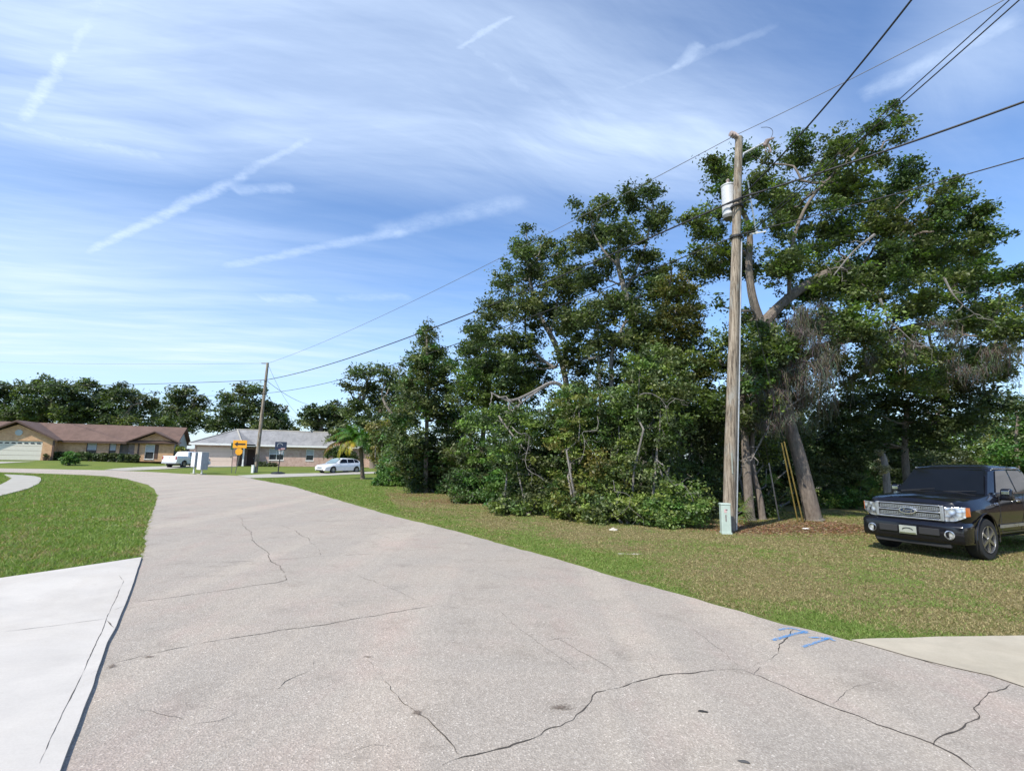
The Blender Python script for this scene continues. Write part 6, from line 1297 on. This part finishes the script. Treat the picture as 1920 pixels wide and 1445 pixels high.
    if detail:
        m_ = MB(); t = .055
        m_.bx(x0-.03, x0+.045, -.635, -.575, .755, 1.055); m_.bx(x0-.03, x0+.045, .575, .635, .755, 1.055); m_.bx(x0-.03, x0+.04, -.575, .575, 1.035, 1.055); m_.bx(x0-.03, x0+.045, -.575, .575, .755, .785)
        m_.bx(x0, x0+.05, -.575, .575, .90, .925); m_.build('grille_surround', MAT['satin'], gr, bevel=.008)
        m_ = MB()
        for z0, z1 in ((.945, 1.015), (.805, .875)):
            m_.bx(x0, x0+.030, -.55, .55, z1-.010, z1); m_.bx(x0, x0+.030, -.55, .55, z0, z0+.010); m_.bx(x0, x0+.03, -.55, .55, (z0+z1)/2-.004, (z0+z1)/2+.004)
            for k in range(34): y = -.545+1.09*k/33; m_.bx(x0, x0+.024, y-.006, y+.006, z0+.01, z1-.01)
        m_.build('grille_mesh', MAT['satin'], gr)
        def ell(rx, rz, xa, xb, zc=.912): return [[(xa, rx*math.cos(a), zc+rz*math.sin(a)) for a in [2*math.pi*k/28 for k in range(28)]], [(xb, rx*math.cos(a), zc+rz*math.sin(a)) for a in [2*math.pi*k/28 for k in range(28)]]]
        m_ = MB(); m_.loft(ell(.165, .072, x0+.03, x0+.072)); em_ = m_.build('emblem', MAT['chrome'], gr, smooth=False, bevel=.006)
        m_ = MB(); m_.loft(ell(.135, .050, x0+.07, x0+.077)); m_.build('emblem_field', MAT['navy'], em_)
        tm = text_mesh('Ford', .095, .002, .35); to = linkmesh('emblem_lettering', tm, MAT['chrome'], em_); to.matrix_local = Matrix(((0, 0, 1, x0+.081), (1, 0, 0, 0), (0, 1, 0, .912), (0, 0, 0, 1)))
        for s in (1, -1):
            tm = text_mesh('F-150', .085, .003); to = linkmesh('fender_badge', tm, MAT['chrome'], root)
            to.matrix_local = Matrix(((-s, 0, 0, -1.45), (0, 0, s, s*1.003), (0, 1, 0, 1.08), (0, 0, 0, 1))) if s > 0 else Matrix(((1, 0, 0, -1.45), (0, 0, -1, -1.003), (0, 1, 0, 1.08), (0, 0, 0, 1)))
        m_ = MB(); m_.tube([(-1.40, -.75, 1.268), (-1.50, -.1, 1.34)], .010, 4); m_.tube([(-1.38, .02, 1.292), (-1.46, .68, 1.32)], .010, 4); m_.build('wiper', MAT['black'], root)
        m_ = MB(); m_.bx(-.6-.4, -.5, -.003+.35, .353, 1.2, 1.21); 
    # rear
    m_ = MB(); m_.bx(-5.88, -5.80, -.92, .92, .48, .66); m_.build('rear_bumper', MAT['chrome' if detail else 'galv'], root, bevel=.02)
    m_ = MB(); m_.bx(-5.81, -5.795, -.76, .76, .70, 1.31); tg = m_.build('tailgate', PM, root, bevel=.008); m_ = MB(); m_.bx(-5.83, -5.812, -.09, .09, 1.13, 1.19); m_.build('handle', MAT['black'], tg)
    return root
w1 = gnd(1858, 1050); w2 = gnd(1651, 1021)
lat = (w1-w2); lat.z = 0; lat.normalize(); fwd = Vector((lat.y, -lat.x, 0))     # driver's side = lat
tloc = (w1+w2)/2+fwd*.94; tloc.z = 0
bt_ = pickup('pickup_truck', 'black four-door pickup truck parked on the grass under the oaks', tloc+lat*.06, math.atan2(fwd.y, fwd.x), 'carblack')
bt_.scale = (.96, .94, .985)
wp = gnd(316, 876.8); wy = R(84); wt_ = pickup('pickup_truck', 'white pickup truck with its tailgate towards us, behind the mailboxes', wp+Vector((math.cos(wy), math.sin(wy), 0))*5.2, wy, 'carwhite', detail=False); wt_.scale = (.9, .9, .93)

def sedan(name, label, loc, rz, sx=1.0):
    root = thing(name, label, 'car', loc, rz); b = MB()
    S_ = [(0, .55, .62, .50, .34, .48, .60, .01), (-.06, .72, .80, .66, .24, .48, .68, .02), (-.25, .82, .88, .74, .20, .50, .76, .03), (-.7, .86, .91, .78, .20, .55, .84, .04), (-1.15, .87, .92, .80, .20, .6, .92, .03), (-2.0, .87, .92, .82, .20, .6, .95, 0), (-3.4, .87, .92, .82, .20, .6, .98, 0), (-4.2, .86, .90, .80, .22, .6, 1.02, 0), (-4.65, .80, .85, .74, .28, .6, 1.0, 0), (-4.78, .70, .76, .66, .34, .6, .92, 0)]
    b.loft([ring_body(*s) for s in S_]); body = b.build('body', MAT['carwhite'], root, smooth=True); cuts = []
    for x in (-.92, -3.75):
        for s in (1, -1):
            c = MB(); c.loft([[(x+.37*math.cos(a), s*yy, .33+.37*math.sin(a)) for a in [2*math.pi*k/28 for k in range(28)]] for yy in (.55, 1.2)]); cuts.append(c)
    boolcut(body, cuts)
    cb = MB()
    def cr_(x0, x1, wb, wt, zb, zt): return [(x0, wb, zb), (x1, wt, zt-.05), (x1, wt-.08, zt), (x1, 0, zt+.025), (x1, -wt+.08, zt), (x1, -wt, zt-.05), (x0, -wb, zb)]
    cb.loft([cr_(-1.15, -1.95, .80, .60, .90, 1.40), cr_(-1.6, -2.15, .82, .62, .93, 1.44), cr_(-2.7, -2.7, .82, .63, .95, 1.46), cr_(-3.6, -3.4, .82, .62, .97, 1.43), cr_(-4.45, -4.1, .78, .56, 1.0, 1.32)])
    cb.build('cabin', MAT['carwhite'], root, smooth=True)
    m_ = MB(); m_.add([(-1.22, -.74, .955), (-1.22, .74, .955), (-1.90, .57, 1.37), (-1.90, -.57, 1.37), (-1.25, -.74, .94), (-1.25, .74, .94), (-1.93, .57, 1.355), (-1.93, -.57, 1.355)], [(0, 1, 2, 3), (7, 6, 5, 4), (0, 4, 5, 1), (1, 5, 6, 2), (2, 6, 7, 3), (3, 7, 4, 0)])
    o = m_.build('windshield', MAT['carglass_light'], root); o.location = (.03, 0, .03)
    for s in (1, -1):
        def sw(pts, nm='side_window'):
            P = [(x, s*(.825-(z-.95)/.45*.20), z) for x, z in pts]; k = len(P); m_ = MB(); m_.add([(x, y+s*.012, z) for x, y, z in P]+[(x, y-s*.02, z) for x, y, z in P], [tuple(range(k)), tuple(reversed(range(k, 2*k)))]+[(i, (i+1) % k, (i+1) % k+k, i+k) for i in range(k)]); m_.build(nm, MAT['carglass'], root)
        sw([(-1.55, .99), (-2.62, 1.0), (-2.62, 1.37), (-2.08, 1.36)]); sw([(-2.70, 1.0), (-3.50, 1.02), (-3.42, 1.37), (-2.70, 1.375)]); sw([(-3.58, 1.03), (-4.1, 1.06), (-3.95, 1.28), (-3.50, 1.36)])
        wheel(root, -.92, s*.80, .33, .21, s, 'rim', 0, 7); wheel(root, -3.75, s*.80, .33, .21, s, 'rim', 0, 7)
        m_ = MB(); m_.box((-1.55, s*.93, 1.0), (.12, .16, .12)); m_.build('mirror', MAT['carwhite'], root, bevel=.03)
        m_ = MB(); m_.loft([[(-.03, s*.50, .58), (-.20, s*.80, .60), (-.24, s*.78, .70), (-.07, s*.50, .66)], [(-.10, s*.50, .58), (-.28, s*.78, .60), (-.30, s*.76, .70), (-.14, s*.50, .66)]]); m_.build('headlight', MAT['lamp'], root)
        m_ = MB(); m_.box((-4.70, s*.70, .86), (.12, .2, .16)); m_.build('taillight', MAT['taillight'], root, bevel=.03)
        for x in (-2.45, -3.4): m_ = MB(); m_.box((x, s*.925, .84), (.14, .03, .03)); m_.build('door_handle', MAT['carwhite'], root, bevel=.01)
    m_ = MB(); m_.bx(-.02, .012, -.36, .36, .44, .60); m_.build('grille', MAT['satin'], root, bevel=.02); m_ = MB(); m_.bx(-.03, .02, -.5, .5, .24, .32); m_.build('air_intake', MAT['blackm'], root)
    return root
c1 = gnd(623.5, 887.3); c2 = gnd(672, 884.5); dv = (c1-c2); ang = math.atan2(dv.y, dv.x)
dvn = dv.normalized(); side = Vector((-dvn.y, dvn.x, 0)); cl = c1+dvn*.92-side*.80; 
if side.y > 0: cl = c1+dvn*.92+side*.80
cl.z = gh(cl.x, cl.y)+.035; sedan('parked_car', 'white sedan parked nose left on the side drive by the palm', cl, ang)

# ---- small things
def lump(name, label, cat, u, v, sz, mat, dz=0.0, rz=0, group=None):
    g = gnd(u, v); g.z += dz; bm = bmesh.new(); bmesh.ops.create_icosphere(bm, subdivisions=3, radius=1)
    for vtx in bm.verts:
        k = 1+0.45*noise.noise(vtx.co*1.7+Vector((u, v, 0))); vtx.co = Vector((vtx.co.x*sz[0]*k, vtx.co.y*sz[1]*k, max(-0.2*sz[2], vtx.co.z*sz[2]*k)))
    me = bpy.data.meshes.new(name); bm.to_mesh(me); bm.free(); o = linkmesh(name, me, MAT[mat], None, True); o.location = g; o.rotation_euler = (0, 0, rz); tag(o, label, cat, group)
lump('debris', 'elongated black scrap lying on the road right of centre', 'debris', 1318, 1337.5, (.030, .010, .008), 'bark_chip', .016, R(-15)); lump('debris', 'dark scrap at the very bottom edge of the road', 'debris', 1395, 1433, (.030, .010, .008), 'tar', .016, R(-20))
lump('rock', 'pale rock in the grass at the foot of the thicket', 'rock', 1150, 994, (.11, .07, .06), 'rock'); lump('litter', 'white scrap of litter on the leaf-covered soil', 'litter', 1511, 992, (.09, .04, .02), 'litter', .02); lump('plastic_bag', 'small crumpled blue plastic bag behind the leaning oak', 'bag', 1573, 951, (.13, .12, .20), 'bluebag')

print('LEAVES', NL[0])

MAT['reflect_wall'] = simple('dark_wall', (0.10, 0.07, 0.05), 0.9)  # dark brown wall of the added house, toned for the truck's reflections
def reflect_house(label, loc, rz, L_, D_, wm, rm):
    root = thing('brick_house' if wm == 'reflect_wall' else 'unseen_bungalow', label, 'house', loc, rz); w = MB(); w.bx(0, L_, 0, D_, 0, 2.7); w.prism([(0, 2.7), (D_, 2.7), (D_/2, 4.4)], 'x', 0, .2); w.prism([(0, 2.7), (D_, 2.7), (D_/2, 4.4)], 'x', L_-.2, L_); w.build('wall', MAT[wm], root)
    r = MB(); s_ = 1.7/(D_/2); r.slab([(-.4, -.5, 2.72-.5*s_+.15), (L_+.4, -.5, 2.72-.5*s_+.15), (L_+.4, D_/2, 4.57), (-.4, D_/2, 4.57)], .12); r.slab([(-.4, D_+.5, 2.72-.5*s_+.15), (L_+.4, D_+.5, 2.72-.5*s_+.15), (L_+.4, D_/2+.003, 4.57), (-.4, D_/2+.003, 4.57)], .12); r.build('roof', MAT[rm], root)
    for a_ in (1.5, L_*.55): window(root, a_, a_+1.8, .9, 2.2, -.13, True)
    d_ = MB(); d_.bx(L_*.42, L_*.42+.95, -.06, -.003, 0, 2.1); d_.build('door', MAT['white'], root); g_ = MB(); g_.bx(L_-4.9, L_-.6, -.06, -.003, 0, 2.15); g_.build('garage_door', MAT['white'], root)
reflect_house('unseen dark brown house added right of the camera for the truck to reflect', (21.5, 17.5, 0), R(-78), 17, 9, 'reflect_wall', 'roof_grey')  # added out of view so the truck's side has something to reflect
reflect_house('unseen pale house added left of the camera for the truck to reflect', (-27, -14, 0), R(80), 18, 9, 'beige', 'roof_brown')  # unseen house, put in for reflections on the truck's front
for i_, (x_, y_, l_) in enumerate([(-30, 10, 'unseen oak added left of the camera for the truck to reflect'), (-40, 0, 'unseen oak added behind the pale house'), (-24, -22, 'unseen oak added behind the camera on the left'), (32, 20, 'unseen oak added behind the dark brown house')]):  # trees added out of frame only to show in the truck's paint
    b_ = Vector((x_, y_, 0)); bl_ = [(b_+Vector((random.uniform(-4, 4), random.uniform(-4, 4), random.uniform(4, 9))), random.uniform(1.6, 2.6)) for _ in range(12)]
    tree('oak_tree', l_, b_, [b_-Vector((0, 0, .2)), b_+Vector((.2, 0, 2)), b_+Vector((0, .2, 4.5))], .35, bl_, PAL_OAK, leaf=.42, clus=1.1, nleaf=30, dens=2.2, twf=0)
